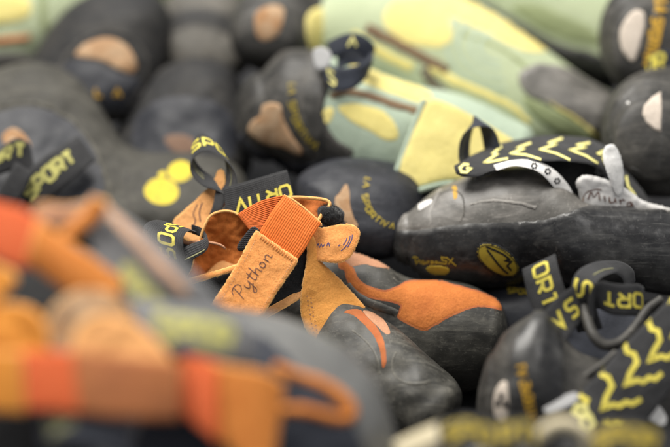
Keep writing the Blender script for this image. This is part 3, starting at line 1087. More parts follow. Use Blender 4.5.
# right leather tab with a worn blue stamp
fT = Flap([(315, 229.5), (324, 228.5), (336, 226), (347, 224.8), (355, 227), (359, 231.5), (358.5, 238), (354, 249), (349, 257), (342, 261.5), (332, 262), (320, 260), (311, 257), (312, 242)],
          [(315, 230, 8), (347, 225, 4), (359, 232, 0), (350, 256, -3), (330, 262, 0), (312, 257, 6), (338, 244, -1)], True, step=1.5, amp=.8, rough=.8)
tb = C.add('tongue_tab', fT.mesh(2.6, fuzz=(700, .8, 3), rimfuzz=(1000, 1.5, 3)), [SU_O, SU_T, SU_E, FIBO])
blu = [smooth_line(l, 1) for l in [[(350.5, 236), (349.6, 240), (347.6, 244), (344.5, 248), (341, 251)], [(347, 238.5), (345.6, 242), (343, 245.4)], [(352.6, 235), (352, 239), (350.4, 243), (347.6, 247.4)], [(340.2, 244.6), (338.6, 246.4)],
       [(317, 247), (318.5, 244), (320, 247.5), (321.6, 244.2), (323, 246.8), (325, 244.6)], [(327, 246), (329, 243), (330, 246.4)]]]
C.add('blue_stamp', fT.strokes(blu, .9, 2.6, .25, .8), BLUI, tb)
# loop of leather behind the fold, black pile beside it
f = Flap([(292, 198.5), (308, 199), (327, 201.5), (323, 210), (319, 219), (309, 212), (300, 205)], [(292, 199, 8), (327, 202, 20), (319, 218, 12), (309, 206, 22)], True, step=1.5, amp=.6)
lp = C.add('leather_loop', f.mesh(1.8), [SU_B, SU_B, SU_E])
C.add('loop_edge', tube([(289, 197.5, 5), (300, 197.4, 7), (312, 198.2, 11), (324, 199.8, 15), (329.5, 202.6, 15), (329, 206.5, 13), (324.5, 210.5, 10), (321.5, 215, 7), (318.5, 220, 5)], 1.8), SU_E, lp)
gb = loft([secE(329, 215, 12, 12, 8, 25), secE(331, 216, 30, 14, 11, 25)], 8, 8, per=6, nr=40, amp=1.2, freq=.12)
fz = dict(v=[], f=[], mi=[], uv=[])
for _ in range(2200):
    a = random.uniform(0, 2*pi); z = random.uniform(-1, 1); r = sqrt(1-z*z)
    nn = Vector((r*cos(a), r*sin(a), z)); k = math.radians(25)
    x, y = nn.x*13, nn.y*10
    blade(fz, Vector((330+x*cos(k)-y*sin(k), 215.5+x*sin(k)+y*cos(k), 18+nn.z*14)), nn, 3.2, 1)
gb = merge(gb, fz)
C.add('velcro_pile', gb, [VEL, FIB])

# pull loop at the left: webbing rolled over
s = ribbon([(181, 229, 30), (176, 226, 14), (169, 226, 0), (164, 231, -10), (163, 240, -15), (165, 250, -15), (169, 260, -10), (174, 271, 0), (181, 284, 14)],
           [(17, 5, 2), (17, 5, 1), (18, 5, 0), (19, 5.5, 0), (19.5, 5.5, 0), (18.5, 5, 0), (15, 4.5, 0), (12, 4, 0), (10, 3, 0)], amp=.6)
pl = C.add('pull_loop', s.mesh(2.2), [WEB, WEB, WEB])
C.add('lettering', print_on(s, 'SPOS', 21, 15, 9.5, 4.6, 2.8, su=1, side=1, b0=3, t=2.2), YEL, pl)
s = ribbon([(180, 257, -8), (187, 254, -10), (195, 250, -8), (203, 246, 0), (207, 240, 10), (202, 233, 20), (192, 229, 26)], [(2.5, 6, -2), (2.5, 6, -2), (2.5, 6, -2), (2, 5, -2), (1, 4, -2), (0, 4, 0), (0, 4, 2)], amp=.4)
pl2 = C.add('pull_loop', s.mesh(2.2), [WEB, WEB, WEB])
C.add('edge_thread', strokes_mesh([[(2, 4), (28, 4)]], .9, s.mapper(1, 1.4)), THRG, pl2)

# ================================================================== B: the other orange shoe behind it
B = T('climbing_shoe', 'orange and black climbing shoe whose dusty rubber toe points right beneath the white tongued shoe')
gB = loft([sec(222, 250, 112, 24, 26), sec(270, 268, 100, 34, 36), sec(318, 292, 84, 40, 42), sec(350, 304, 70, 53, 46), sec(378, 316, 66, 55, 46), sec(408, 329, 64, 51, 47),
           sec(440, 335, 62, 55, 48, 2), sec(468, 339, 60, 53, 47, 4), sec(488, 342, 58, 46, 42, 6)], 16, 20, amp=1.0, freq=.028, seed=3, nr=110, per=14,
          bumps=[(398, 320, 15, 14, -3.5), (420, 345, 15, 15, -1.5), (385, 275, 30, 16, 3), (452, 330, 15, 22, 2), (372, 300, 20, 10, 2)])
bB = Body(gB)
B.add('toe_rubber', gB, R_TOE)
TP = [(339, 262), (346, 262), (352, 268), (356, 277), (363, 284), (374, 289), (386, 291), (398, 287), (406, 283), (418, 280.5), (432, 280), (446, 283), (462, 287.5), (480, 292.5), (493, 298), (500, 304), (501, 309), (494, 307.5), (481, 305.5), (468, 308), (456, 313), (445, 318.5), (434, 325), (424, 329.5), (412, 325), (398, 316.5), (400, 311), (402, 306.5), (398, 303), (388, 300.5), (374, 297.5), (361, 293), (352, 286), (347, 277), (345, 270), (340, 267)]
B.add('patch_border', applique(bB, outset(TP, 1.4), .25, 15, 1.4, 1.5, wob=.8), [SU_R, SU_R])
q = B.add('toe_patch', applique(bB, TP, .5, 15, 1.4, 2.5, wob=.8), [SU_B, SU_B], label='burnt orange suede panel running into a thin strip')
B.add('heel_suede', applique(bB, [(344, 258), (352, 251), (362, 250), (374, 255), (386, 262), (390, 268), (376, 267), (364, 264), (352, 266)], .6, 40, 1.5), [SU_P, SU_E])
B.add('rubber_ridge', applique(bB, band([(346, 286), (356, 296), (370, 303), (386, 309), (397, 314)], (10, 7)), 1.4, 20, 1.4, 4), [R_TOE, R_TOE])
f = Flap([(174, 224), (184, 212), (194, 203), (205, 192), (212, 186), (216, 178), (218.5, 171), (223, 171.5), (224.5, 182), (225, 193), (227, 201), (221, 208), (214, 215), (207, 226), (200, 241), (188, 240)],
         [(174, 224, 62), (205, 192, 58), (222, 172, 60), (226, 201, 54), (200, 240, 46), (200, 215, 54)], True, step=1.6, amp=1.0)
hb = B.add('heel_tab', f.mesh(3.0, rimfuzz=(500, 1.8, 3)), [SU_T, SU_T, SU_E, FIBO])
B.add('lettering', f.strokes([smooth_line(l, 1) for l in [[(198, 205), (194, 214), (196, 221), (193, 228)], [(203, 203), (200, 212), (201, 222)]]], 1.3, 3.0, .3), BRNI, hb)
sL = ribbon([(213, 216, 40), (217, 208, 38), (219.5, 198, 40), (219, 189, 44), (213, 183.5, 50), (203, 178, 58), (195, 170, 62), (191.5, 160, 64), (193.5, 150, 65), (200, 143.5, 64), (209, 143.5, 62), (219, 150, 60), (227, 160, 57), (231.5, 173, 54), (230, 186, 50), (224, 198, 46)],
            [(3, 2, -2), (4, 2, -3), (4.5, 1, -4), (3, 4, -6), (1, 6, -7), (0, 7.5, -7), (-1, 8, -8), (-1, 8.5, -9), (-.5, 9, -9), (1.5, 9, -9), (3, 8.5, -9), (4, 8, -9), (4.5, 7, -9), (5, 5, -9), (5.5, 3, -8), (5, 2, -6)], amp=.5, nu=130)
pl = B.add('pull_loop', sL.mesh(2.0), [WEB, WEB, WEB], label='black webbing loop standing upright')
B.add('lettering', print_on(sL, 'SPORT', 87, 11, 9.5, 4.2, 2.6, su=1, side=1, t=2.0), YEL, pl)
B.add('edge_thread', merge(strokes_mesh([[(52, 2), (92, 2)]], 1.1, sL.mapper(-1, 1.4)), strokes_mesh([[(128, 2), (176, 2)]], 1.1, sL.mapper(-1, 1.4)), strokes_mesh([[(52, -3), (92, -3)]], .8, sL.mapper(-1, 1.4))), THRG, pl)
s = Sheet(rail([(224, 188, 34), (240, 184, 36), (262, 177.5, 38), (286.5, 170.5, 42)], [(228, 226, 26), (246, 222, 27), (270, 214, 29), (296.5, 206, 32)], 4), amp=.6)
pl = B.add('heel_webbing', s.mesh(2.2), [WEB, WEB, WEB])
B.add('lettering', print_on(s, 'ORTIV', s.lu-2, 12.5, 10.2, 3.6, 2.7, su=-1, side=1, b0=2, t=2.2), YEL, pl)

# ================================================================== R: black shoe on its side, white tongue, zigzag strap
R = T('climbing_shoe', 'black climbing shoe on its side with white tongue and oval gold emblem')
gR = loft([sec(408, 239, 92, 26, 26, 0, 2.2), sec(425, 238, 92, 40, 36, 0, 2.25), sec(450, 235, 92, 52, 44, 0, 2.3), sec(480, 230, 92, 58, 50, 0, 2.3), sec(508, 226, 92, 60, 54, 0, 2.3),
           sec(530, 224, 92, 58, 55, 0, 2.3), sec(550, 227, 82, 53, 50, 0, 2.35), sec(568, 237, 68, 48, 42, 0, 2.4), sec(590, 245, 62, 41, 36, 0, 2.5), sec(630, 248, 62, 40, 36, 0, 2.5), sec(680, 254, 62, 42, 36, 0, 2.5), sec(740, 262, 64, 42, 36, 0, 2.4)],
          16, 30, amp=.8, freq=.03, seed=5, nr=120, per=14)
bR = Body(gR)
R.add('upper', gR, R_GRY)
R.add('rand', applique(bR, [(388, 234), (398, 231), (410, 230.5), (424, 229.5), (440, 227), (466, 224), (500, 222.5), (530, 221.5), (548, 219), (566, 213), (584, 207), (600, 204.5), (640, 206), (690, 212), (735, 220), (735, 312), (690, 312), (640, 300), (590, 296), (540, 294), (490, 296), (440, 290), (415, 282), (398, 264), (389, 248)], 1.7, 60, 3.6, 2.2, amp=.5), [R_SID, R_GRY], label='dark rubber side band')
bR2 = Body(gR)
R.add('toe_cap', applique(bR, [(398, 226), (405, 213), (418, 201), (432, 193), (441, 189), (436, 200), (431, 212), (430, 226), (412, 229)], .7, 60, 1.6, 2), [R_GRY, R_GRY])
R.add('chalk_stain', applique(bR, [(418, 205), (424, 201), (432, 199), (433, 203), (426, 208), (419, 211)], .95, 60, 1.2, 2), [WHT, R_GRY])
R.add('seam_fold', applique(bR, band([(470, 205), (482, 201.5), (500, 201), (520, 203.5), (536, 208)], (2, 4)), .9, 60, 1.2, 2), [R_GRY, R_OLD])
R.add('seam_fold', applique(bR, band([(440, 194), (452, 190), (462, 196), (464, 212), (460, 222)], (1.5, 1.5)), .8, 60, 1.2, 1), [R_OLD, R_OLD])
# gold emblem
lift = 2.1
q = R.add('emblem', applique(bR, ellipse(498, 259.8, 25.5, 14.5, 32), 2.3, 60, 1.5, 1.2, wob=0), [BLKI, BLKI], label='oval gold badge with a black mountain line')
R.add('emblem_face', applique(bR, ellipse(497.6, 259.4, 23.6, 12.8, 32), 2.6, 60, 1.4, .8, wob=0), [GOLD, GOLD], q)
mt = [smooth_line2(l, 1.5)[:-1] if False else l for l in [
      [(487, 249), (492, 255), (498, 263), (504, 269), (508, 272)], [(486, 246), (496, 250), (504, 254), (509, 258), (505, 259.5), (511, 260.5), (507, 264.5), (511, 269)]]]
R.add('emblem_line', project_strokes(bR, mt, 1.9, 2.9), BLKI, q)
er = [p for p in ellipse(497.6, 259.4, 21.6, 11, 32, 60)]
R.add('emblem_ring', project_strokes(bR, [er+[er[0]]], .8, 2.85), BLKI, q)
vx = [[(413.5, 257), (416, 256), (419, 257.4)], [(416, 257.6), (417.6, 262.5), (420.6, 258.8)], [(421.5, 260), (421.8, 263)], [(423.6, 259.4), (424, 263.2), (426.6, 262.6), (425.8, 260.6)], [(428, 263.2), (428.2, 260.8), (430, 260.8)], [(433.4, 262.6), (431.6, 262.8), (432, 260.6), (433.6, 261), (433.8, 263)],
      [(436, 263.2), (436, 261), (437.8, 261.2), (438, 263.2)], [(439.8, 263), (439.8, 261.2)], [(448, 257.4), (442, 256.6), (442.6, 259.6), (447, 260.4), (446, 263.2), (440.6, 262.2)], [(446.5, 256.5), (456.5, 265.2)], [(453.5, 257.2), (448.5, 263.4)]]
R.add('lettering', project_strokes(bR, vx, 1.35, 2.1), GOLD)
R.add('sole_badge', applique(bR, [(426, 267), (431, 264.4), (440, 264.2), (448, 266.2), (450.5, 270.5), (446, 274.3), (437, 274.6), (429, 272)], 2.2, 60, 1.2, 1), [GOLD, GOLD])
R.add('amber_mark', applique(bR, [(452, 187), (456, 186), (457.5, 190), (457, 198), (454, 199), (453, 193)], .25, 60, 1, 1), [ORYE, ORYE])
# lining strip with flower print
s = Sheet(rail([(494, 165.5, 46), (510, 161, 44), (530, 160.5, 44), (546, 165, 48), (559, 175, 50), (570, 189, 56), (578, 210, 62)], [(497, 170, 40), (513, 166, 36), (528, 167.5, 34), (540.5, 173, 36), (551, 183, 42), (559.5, 195, 50), (567, 213, 58)]), amp=.5)
ln = R.add('lining', s.mesh(2.0, rimfuzz=(400, 1.4, 3)), [WHT, WHT, WHT, FIBW])
fl = []
for (x, y) in ((534, 166), (547.5, 171.5), (557, 181), (564, 193), (570.5, 206)):
    for k in range(6):
        a = 2*pi*k/6+x; fl.append([(x+cos(a)*1.5, y+sin(a)*1.5), (x+cos(a)*3.3, y+sin(a)*3.3)])
R.add('flower_print', project_strokes(Body(s.mesh(2.0)), fl, 2.0, .5, 1, 50), BLKI, ln)
# velcro lining behind
f = Flap([(520, 158), (560, 158), (600, 156), (612, 166), (600, 182), (592, 190), (592, 212), (573, 212), (566, 192), (556, 178), (540, 166)], [(520, 158, 66), (560, 160, 72), (604, 160, 86), (590, 205, 98), (572, 210, 94), (560, 185, 80)], True, step=2.2, amp=2.2)
R.add('velcro_lining', f.mesh(2.2, fuzz=(3200, 2.4, 3)), [VEL, VEL, VEL, FIB])
# white tongue with dark script
f = Flap([(578, 183), (583, 177), (592, 177.5), (606, 181), (620, 187), (632, 195), (645, 203), (680, 214), (680, 226), (640, 222), (610, 220), (586, 220), (582, 198)], [(578, 184, 54), (592, 178, 54), (632, 198, 62), (680, 214, 70), (586, 216, 68), (612, 218, 70), (608, 195, 55)], True, step=1.6, amp=2.0)
q = R.add('tongue', f.mesh(5.0, fuzz=(800, .9, 3), rimfuzz=(700, 1.6, 3)), [WHT, WHT, WHT, FIBW])
mi_ = [smooth_line(l, 1) for l in [[(583, 200), (584.5, 194), (588.5, 190.5), (595, 188.8), (602, 189)], [(588, 198.5), (591, 191.5), (594, 197), (598.5, 191.6), (600, 199.5)], [(604.5, 195.5), (605.5, 200.5)], [(609, 196.5), (610, 201.2), (613.5, 201.2), (614.5, 197.4)], [(614.5, 197.4), (616, 202.4)], [(619.4, 198.6), (620.6, 203.2)], [(620, 200.6), (622.4, 199), (624.4, 199.8)], [(631.4, 201.6), (627.8, 201.8), (627.4, 204.8), (630.4, 205), (631.6, 201.8)], [(631.6, 201.8), (633.4, 206)]]]
R.add('lettering', f.strokes(mi_, 1.15, 5.0, .3, 1), BRNI, q)
# felt tip standing up
f = Flap([(605, 150), (608, 146.3), (613, 146), (617.5, 152), (621, 163), (622.5, 176), (622, 190), (619, 194), (613, 184), (607, 168), (604.5, 158)], [(606, 150, 56), (616, 148, 58), (622, 176, 56), (619, 194, 54), (608, 170, 50), (613, 165, 52)], True, step=1.3, amp=.8)
R.add('felt_tip', f.mesh(4.0, fuzz=(900, 1.0, 3), rimfuzz=(500, 1.2, 3)), [FELT, FELT, FELT, FIBW])
# zigzag strap over the instep
A_ = [(455, 166.5, 60), (462, 162.5, 66), (474, 155, 84), (492, 147.5, 104), (515, 141, 116), (545, 136.5, 120), (575, 137, 120), (597, 142, 116), (612, 152, 110), (626, 170, 104), (640, 188, 100), (654, 208, 98)]
B_ = [(457, 173.5, 50), (464, 176, 46), (476, 176, 44), (490, 171, 43), (512, 164.5, 42), (540, 160.5, 44), (568, 161, 52), (588, 163.5, 62), (602, 171, 72), (614, 185, 82), (626, 199, 88), (640, 215, 92)]
s = Sheet(rail(A_, B_, 5, 5), amp=.9)
gs = s.mesh(3.0, fuzz=(700, .5, 3), rimfuzz=(900, 1.2, 3))
stp = R.add('strap', gs, [WEB, VEL, WEB, FIB], label='black strap with rows of yellow zigzag')
bs = Body(s.mesh(3.0))
zz = [[(502, 146.5), (493, 153.5), (497, 154.5), (484.5, 162.5), (490, 162), (508, 158.5)], [(531, 143), (517.5, 148), (524, 149), (511, 153.5), (526, 155), (541, 159.5)],
      [(562.5, 138.5), (549, 143), (556, 144.5), (540.5, 149.5), (556, 153.5), (570, 160)], [(590, 143), (577.5, 145), (585, 147.5), (570, 150), (586, 156), (598, 163.5)], [(606, 150), (598, 153.5), (602, 156), (604, 161), (608, 170)], [(626, 176), (628, 186), (634, 194), (640, 206)]]
R.add('zigzag_print', project_strokes(bs, zz, 2.3, .35, 1, 60), YELP, stp)
R.add('strap_print', project_strokes(bs, [[(469, 165), (464, 164.5), (460, 168), (461.5, 172), (466.5, 172.5), (470.5, 169), (466, 168.4)]], 2.6, .5, 1, 50), YELP, stp)
fz = dict(v=[], f=[], mi=[], uv=[])
for _ in range(1300):
    x = random.uniform(474, 506); blade(fz, Vector((x, 177-(x-476)*.36, 44+random.uniform(-1, 6))), Vector((0, 1, -.4)), 3.0, 0)
for _ in range(260):
    x = random.uniform(596, 606); blade(fz, Vector((x, 169+random.uniform(-4, 6), 66)), Vector((-.4, .3, -1)), 4.5, 0)
R.add('velcro_hooks', fz, [FIB], stp)
s = ribbon([(466, 166, 98), (464, 153, 98), (466, 138, 98), (471, 126, 98), (477, 121, 98), (484, 124, 98), (489, 134, 98), (492, 148, 98), (494, 158, 98)],
           [(-4, 4, -8), (-5, 3, -8), (-5, 2, -9), (-3, 4, -9), (3, 5, -9), (7, 4, -9), (8, 3, -9), (8, 1, -8), (7, 1, -8)], amp=.5)
pl = R.add('pull_loop', s.mesh(2.0), [WEBN, WEBN, WEBN])
R.add('edge_thread', merge(strokes_mesh([[(4, 6), (52, 6)]], 1.0, s.mapper(-1, 1.4)), strokes_mesh([[(60, 5), (100, 5)]], 1.0, s.mapper(1, 1.4))), THRG, pl)
# ================================================================== Q: black shoe at lower right, heel to the left, zigzag strap
Q = T('climbing_shoe', 'black climbing shoe heel with webbing loops and zigzag strap, pale oval badge on its side', off=28)
gQ = loft([sec(492, 408, -128, 56, 36, 0, 2.1), sec(508, 398, -128, 68, 46, 0, 2.1), sec(530, 392, -126, 80, 50, 6, 2.1), sec(552, 396, -118, 74, 52, 0, 2.2), sec(580, 408, -108, 56, 52), sec(620, 412, -96, 52, 50), sec(680, 408, -84, 54, 50), sec(740, 400, -74, 50, 46)],
          18, 26, amp=1.0, freq=.025, seed=8, nr=100, per=12, bumps=[(512, 375, -175, 12, -2.5)])
bQ = Body(gQ)
Q.add('heel_rubber', gQ, R_OLD)
Q.add('heel_column', applique(bQ, [(512, 345), (524, 325), (538, 308), (550, 308), (558, 325), (562, 350), (564, 390), (566, 447), (560, 475), (516, 475), (510, 447), (508, 410), (508, 372)], 3.2, -150, 3, 3), [R_SID, R_OLD])
q = Q.add('heel_badge', applique(bQ, [(503, 381), (508, 384), (510, 396), (509.5, 412), (506, 421), (500, 422), (495, 416), (493.5, 404), (496, 390)], 1.4, -150, 1.3, 1), [BEIW, BEIW])
Q.add('badge_mark', merge(applique(bQ, ellipse(502, 396, 3.4, 3.4), 1.9, -150, 1, .6), applique(bQ, ellipse(499, 403, 3.2, 4.5, 20), 2.0, -150, 1, .6), applique(bQ, ellipse(506, 404, 3, 4.8, -20), 2.1, -150, 1, .6)), [BLKI, BLKI], q)
ls, wd = text_strokes('LA SPORTIVA', 8, 5.6, 2.2)
rot = []
for l in ls:
    rot.append([(521+a*.16+(-b), 366+a*.78+b*.2) for a, b in l])
Q.add('lettering', project_strokes(bQ, rot, 1.9, 4.0, 1.5, -150), ORYE)
# opening collar
f = Flap([(556, 318), (575, 312), (620, 308), (650, 312), (640, 335), (612, 356), (590, 366), (568, 370), (556, 345)], [(556, 318, -70), (650, 312, -60), (600, 310, -50), (600, 340, -70), (570, 368, -112), (640, 335, -80)], True, amp=1)
Q.add('lining', f.mesh(2), [NAVYC, NAVYC, NAVYC])
Q.add('collar_edge', tube([(584, 306, -100), (588, 322, -112), (594, 336, -122), (604, 345, -124), (617, 344, -120), (628, 336, -114), (638, 324, -106), (648, 310, -98), (662, 300, -92)], 5.5), R_OLD)
Q.add('collar_edge', tube([(546, 404, -150), (560, 394, -150), (580, 380, -148), (600, 366, -146), (616, 352, -140)], 3.2), R_OLD)
# loops
s = ribbon([(539, 262, -86), (541, 272, -91), (545, 288, -94), (551, 304, -96), (557, 318, -96)], [(16, -7.5, 4), (16, -7.5, 2), (16.5, -7, 0), (16.5, -7, 0), (15, -6, 0)], amp=.5)
pl = Q.add('pull_loop', s.mesh(2.2), [WEB, WEB, WEB])
Q.add('lettering', print_on(s, 'ORT', 4, 15, 11, 5, 3.2, su=1, side=1, t=2.2), YEL, pl)
s = ribbon([(584, 301, -100), (576, 305, -108), (566, 313, -118), (557, 324, -126), (550, 338, -130), (546, 352, -124)], [(4, 16, 4), (6, 16, 3), (9, 14.5, 2), (11, 12, 0), (12.5, 9, 0), (13, 6, 0)], amp=.5)
pl = Q.add('pull_loop', s.mesh(2.2), [WEB, WEB, WEB])
Q.add('lettering', print_on(s, 'SA', 14, 16, 12, 9, 3.4, su=1, side=1, b0=0, t=2.2), YEL, pl)
s = ribbon([(590, 330, -94), (585, 314, -100), (583, 298, -106), (584, 284, -108), (589, 275, -100), (600, 269, -84), (612, 267, -72), (622, 269, -62), (628, 275, -56), (630, 284, -54)],
           [(-12, 2, 1), (-12, 2, 1), (-12, 1, 1), (-11, -3, 2), (-8, -6, 5), (-3, -7, 9), (1, -6, 11), (4, -5, 11), (5, -4, 11), (5, -3, 11)], amp=.5)
pl = Q.add('pull_loop', s.mesh(2.2), [WEB, WEB, WEB])
Q.add('lettering', print_on(s, 'S', 38, 16, 14, 3, 3.2, su=1, side=1, t=2.2), YEL, pl)
Q.add('edge_thread', merge(strokes_mesh([[(66, -4), (102, -4)]], 1.2, s.mapper(-1, 1.5)), strokes_mesh([[(66, 3), (102, 3)]], 1.2, s.mapper(-1, 1.5)), strokes_mesh([[(66, -4), (102, -4)]], 1.2, s.mapper(1, 1.5))), THRG, pl)
s = ribbon([(593, 318, -102), (592, 306, -106), (595, 297, -108), (602, 296, -108), (612, 299, -106), (624, 300, -104), (636, 300, -100), (642, 302, -92), (643, 304, -80), (638, 306, -70)],
           [(3, 2, 10), (3, 4, 10), (2, 10, 6), (1, 14, 3), (0, 15, 1), (0, 15, 0), (0, 15.5, 0), (0, 15.5, 0), (0, 15, 0), (0, 14, 0)], amp=.5)
pl = Q.add('pull_loop', s.mesh(2.2), [WEB, WEB, WEB])
Q.add('lettering', print_on(s, 'ORT', s.lu-26, 13, 11, 4.4, 3.0, su=-1, side=1, t=2.2), YEL, pl)
# strap
s = Sheet(rail([(548, 424, -170), (566, 406, -166), (594, 379, -158), (625, 345, -146), (655, 314, -134), (692, 276, -120)], [(592, 470, -178), (612, 452, -174), (638, 430, -166), (668, 393, -154), (698, 362, -142), (732, 326, -130)], 4, 4), amp=.8)
stp = Q.add('strap', s.mesh(3.0), [WEB, WEB, WEB], label='wide black strap with yellow lightning zigzags')
bs = Body(s.mesh(3.0))
zz = [[(600, 365), (602, 375), (608, 377), (612, 386), (606, 397), (603, 408), (613, 404.5), (619, 406), (626, 402), (632, 404), (641, 399)], [(624, 341), (627, 352), (634, 354), (637, 362), (630, 373), (626, 384), (637, 380), (643, 382), (649, 377.5), (655, 379), (662, 373)],
      [(648, 317), (651, 329), (658, 331), (660, 340), (654, 350), (650, 360), (661, 356), (667, 358), (674, 353), (686, 348)], [(672, 295), (675, 306), (681, 308), (683, 316), (677, 326), (673, 336), (690, 331)],
      [(578, 388), (580, 396), (587, 400), (584, 407)], [(604, 420), (611, 424), (615, 421), (622, 422)]]
Q.add('zigzag_print', project_strokes(bs, zz, 5.0, .35, 1.5, -150), YEL, stp)
f = Flap([(544, 405), (552, 400), (566, 395), (576, 393), (577, 400), (566, 407), (552, 412), (546, 412)], [(544, 405, -172), (576, 394, -168), (566, 406, -176)], True)
Q.add('white_tab', f.mesh(2.4), [GRYC, GRYC, GRYC])
f = Flap([(570, 408), (580, 404), (592, 410), (594, 424), (588, 432), (580, 427), (571, 416)], [(570, 408, -180), (592, 410, -178), (588, 432, -184)], True)
Q.add('print_badge', f.mesh(1.2), [VEL, VEL, VEL])
Q.add('badge_print', f.strokes([[(574, 412), (577, 406), (585, 407), (587, 413), (581, 416), (574, 412)], [(582, 418), (590, 416), (593, 423), (588, 429), (582, 425), (582, 418)]], 5, 1.2, .4), YELP)
f = Flap([(640, 404), (648, 400), (660, 408), (666, 418), (662, 425), (648, 418), (637, 412)], [(640, 404, -150), (660, 408, -146), (662, 425, -152)], True)
Q.add('white_tab', f.mesh(2.2), [FELT, FELT, FELT])

# ================================================================== U: navy shoe low between, mostly hidden
U_ = T('climbing_shoe', 'dark navy climbing shoe almost hidden under the emblem side of the white tongued shoe')
gU = loft([sec(440, 330, 120, 34, 40), sec(500, 332, 112, 50, 50), sec(560, 335, 104, 56, 52), sec(640, 350, 96, 52, 50), sec(700, 356, 96, 50, 46)], 24, 24, amp=1, seed=9)
U_.add('upper', gU, NAVY); bU = Body(gU)
ls, wd = text_strokes('SPORTIVA', 5, 4, 2)
U_.add('lettering', project_strokes(bU, [[(508+a*.9, 291-b+a*.08) for a, b in l] for l in ls], 1.2, 1.2, 1.5, 60), GOLD)

# ================================================================== yellow and seafoam shoes behind
Y = T('climbing_shoe', 'yellow and seafoam climbing shoe with a navy knot of webbing above its grey heel', off=30)
gY = loft([sec(268, 116, 200, 44, 50, -6, 2.1), sec(286, 112, 200, 58, 60, -4, 2.15), sec(320, 116, 196, 62, 64, 0, 2.2), sec(360, 130, 190, 62, 64, 8, 2.3), sec(400, 142, 184, 60, 62, 14, 2.3), sec(450, 152, 176, 58, 60, 16), sec(510, 168, 166, 46, 52, 16)],
          30, 24, amp=1, seed=11, nr=96)
bY = Body(gY)
Y.add('upper', gY, SEAB)
gYh = loft([sec(266, 116, 200, 45, 52, -6, 2.1), sec(286, 112, 200, 60.5, 63, -4, 2.15), sec(306, 113, 198, 63.5, 66, 0, 2.2), sec(322, 116, 196, 65, 67, 4, 2.2)], 32, 1.5, amp=1.2, seed=11, nr=96)
Y.add('heel_rubber', gYh, R_OLD)
bY = Body(gY, gYh)
Y.add('heel_edge', applique(bY, [(306, 62), (318, 56), (329, 68), (331, 84), (325, 102), (325, 118), (335, 138), (354, 152), (336, 166), (308, 158), (300, 110)], 1.6, 160, 3, 3), [R_OLD, R_OLD])
Y.add('rand', applique(bY, [(234, 132), (256, 148), (280, 160), (304, 163), (326, 156), (352, 158), (392, 168), (424, 178), (426, 212), (380, 200), (330, 190), (286, 184), (250, 168), (236, 150)], 3.0, 160, 3.5, 3), [NAVY, NAVY])
Y.add('worn_patch', applique(bY, [(249, 133), (252, 122), (260, 116), (262, 106), (272, 103), (281, 106), (284, 120), (292, 136), (302, 150), (298, 155), (284, 148), (266, 144)], 3.0, 150, 2, 2), [BEI, BEI])
ls, wd = text_strokes('LA SPORTIVA', 6.5, 5, 2.2)
pth = smooth_line([(293, 84), (292, 98), (295, 114), (302, 130), (316, 145), (336, 154), (360, 161)], 1)
def along(a, b):
    i = max(1, min(len(pth)-2, int(a))); p = pth[i]; d = Vector((pth[i+1][0]-pth[i-1][0], pth[i+1][1]-pth[i-1][1])).normalized()
    return (p[0]+d.y*b, p[1]-d.x*b)
Y.add('lettering', project_strokes(bY, [[along(a, b) for a, b in l] for l in ls], 1.3, 3.2, 1.5, 150), GOLD)
q = Y.add('yellow_panel', applique(bY, [(338, 108), (352, 104), (368, 106), (384, 112), (396, 126), (398, 138), (386, 140), (370, 131), (352, 122)], .8, 150, 2.4, 2), [LEM2, LEM])
Y.add('yellow_panel', applique(bY, [(322, 113), (329, 107), (334, 110), (330, 122), (324, 124)], 1, 150, 2, 2), [LEM, LEM])
Y.add('yellow_panel', applique(bY, [(352, 60), (368, 62), (398, 78), (430, 92), (428, 104), (398, 96), (366, 84), (352, 76)], 1, 150, 2.6, 2), [LEM, LEM])
Y.add('mesh_inset', applique(bY, band([(330, 96), (346, 92), (366, 95), (390, 103), (418, 111)], (7, 8)), 1.4, 150, 2.2, 2), [MESHB, MESHB])
f = Flap([(430, 100), (448, 104), (474, 117), (500, 132), (530, 152), (556, 176), (548, 196), (510, 192), (480, 180), (446, 180), (416, 187), (399, 194), (391, 188), (398, 170), (410, 140), (420, 116)], [(430, 100, 118), (500, 132, 116), (396, 192, 92), (450, 176, 94), (430, 140, 102), (550, 190, 104), (510, 180, 100)], True, amp=1.0)
Y.add('yellow_panel', applique(bY, [(470, 126), (492, 134), (520, 150), (548, 172), (545, 196), (510, 196), (480, 180), (468, 150)], 1.2, 150, 2.6, 2), [LEM, LEM])
fl = Y.add('tongue_flap', f.mesh(3.5), [LEM, LEM, SEAB])
Y.add('flap_piping', tube([(424, 100, 116), (412, 130, 106), (400, 162, 98), (392, 184, 90), (393, 194, 88), (402, 197, 88), (418, 191, 89), (446, 184, 90), (478, 184, 92)], 2.8), SEAB, fl)
Y.add('eyelet', applique(Body(f.mesh(3.5)), ellipse(399, 188, 3.2, 3.2), .8, 90, 1, 1), [SEAG, SEAG], fl)
s = ribbon([(322, 64, 138), (330, 76, 128), (340, 80, 122), (352, 78, 120), (362, 74, 124), (370, 66, 134), (366, 58, 146), (352, 56, 150), (338, 60, 148)], [(-2, -11, 6), (-1, -11, 3), (0, -11, 0), (2, -11, 0), (3, -10, 0), (3, -9, 2), (2, -8, 4), (0, -8, 4), (0, -8, 4)], amp=.8)
pl = Y.add('pull_loop', s.mesh(2.6), [WEBN, WEBN, WEBN])
Y.add('lettering', print_on(s, 'S', 16, 12, 9, 12, 2.4, su=1, side=1, t=2.6), YELP, pl)
s = ribbon([(330, 50, 150), (342, 44, 142), (354, 42, 140), (364, 46, 142), (370, 54, 146), (364, 60, 150)], [(-3, -7, 4), (-1, -8, 2), (1, -8, 0), (3, -7, 0), (5, -5, 2), (5, -4, 4)], amp=.8)
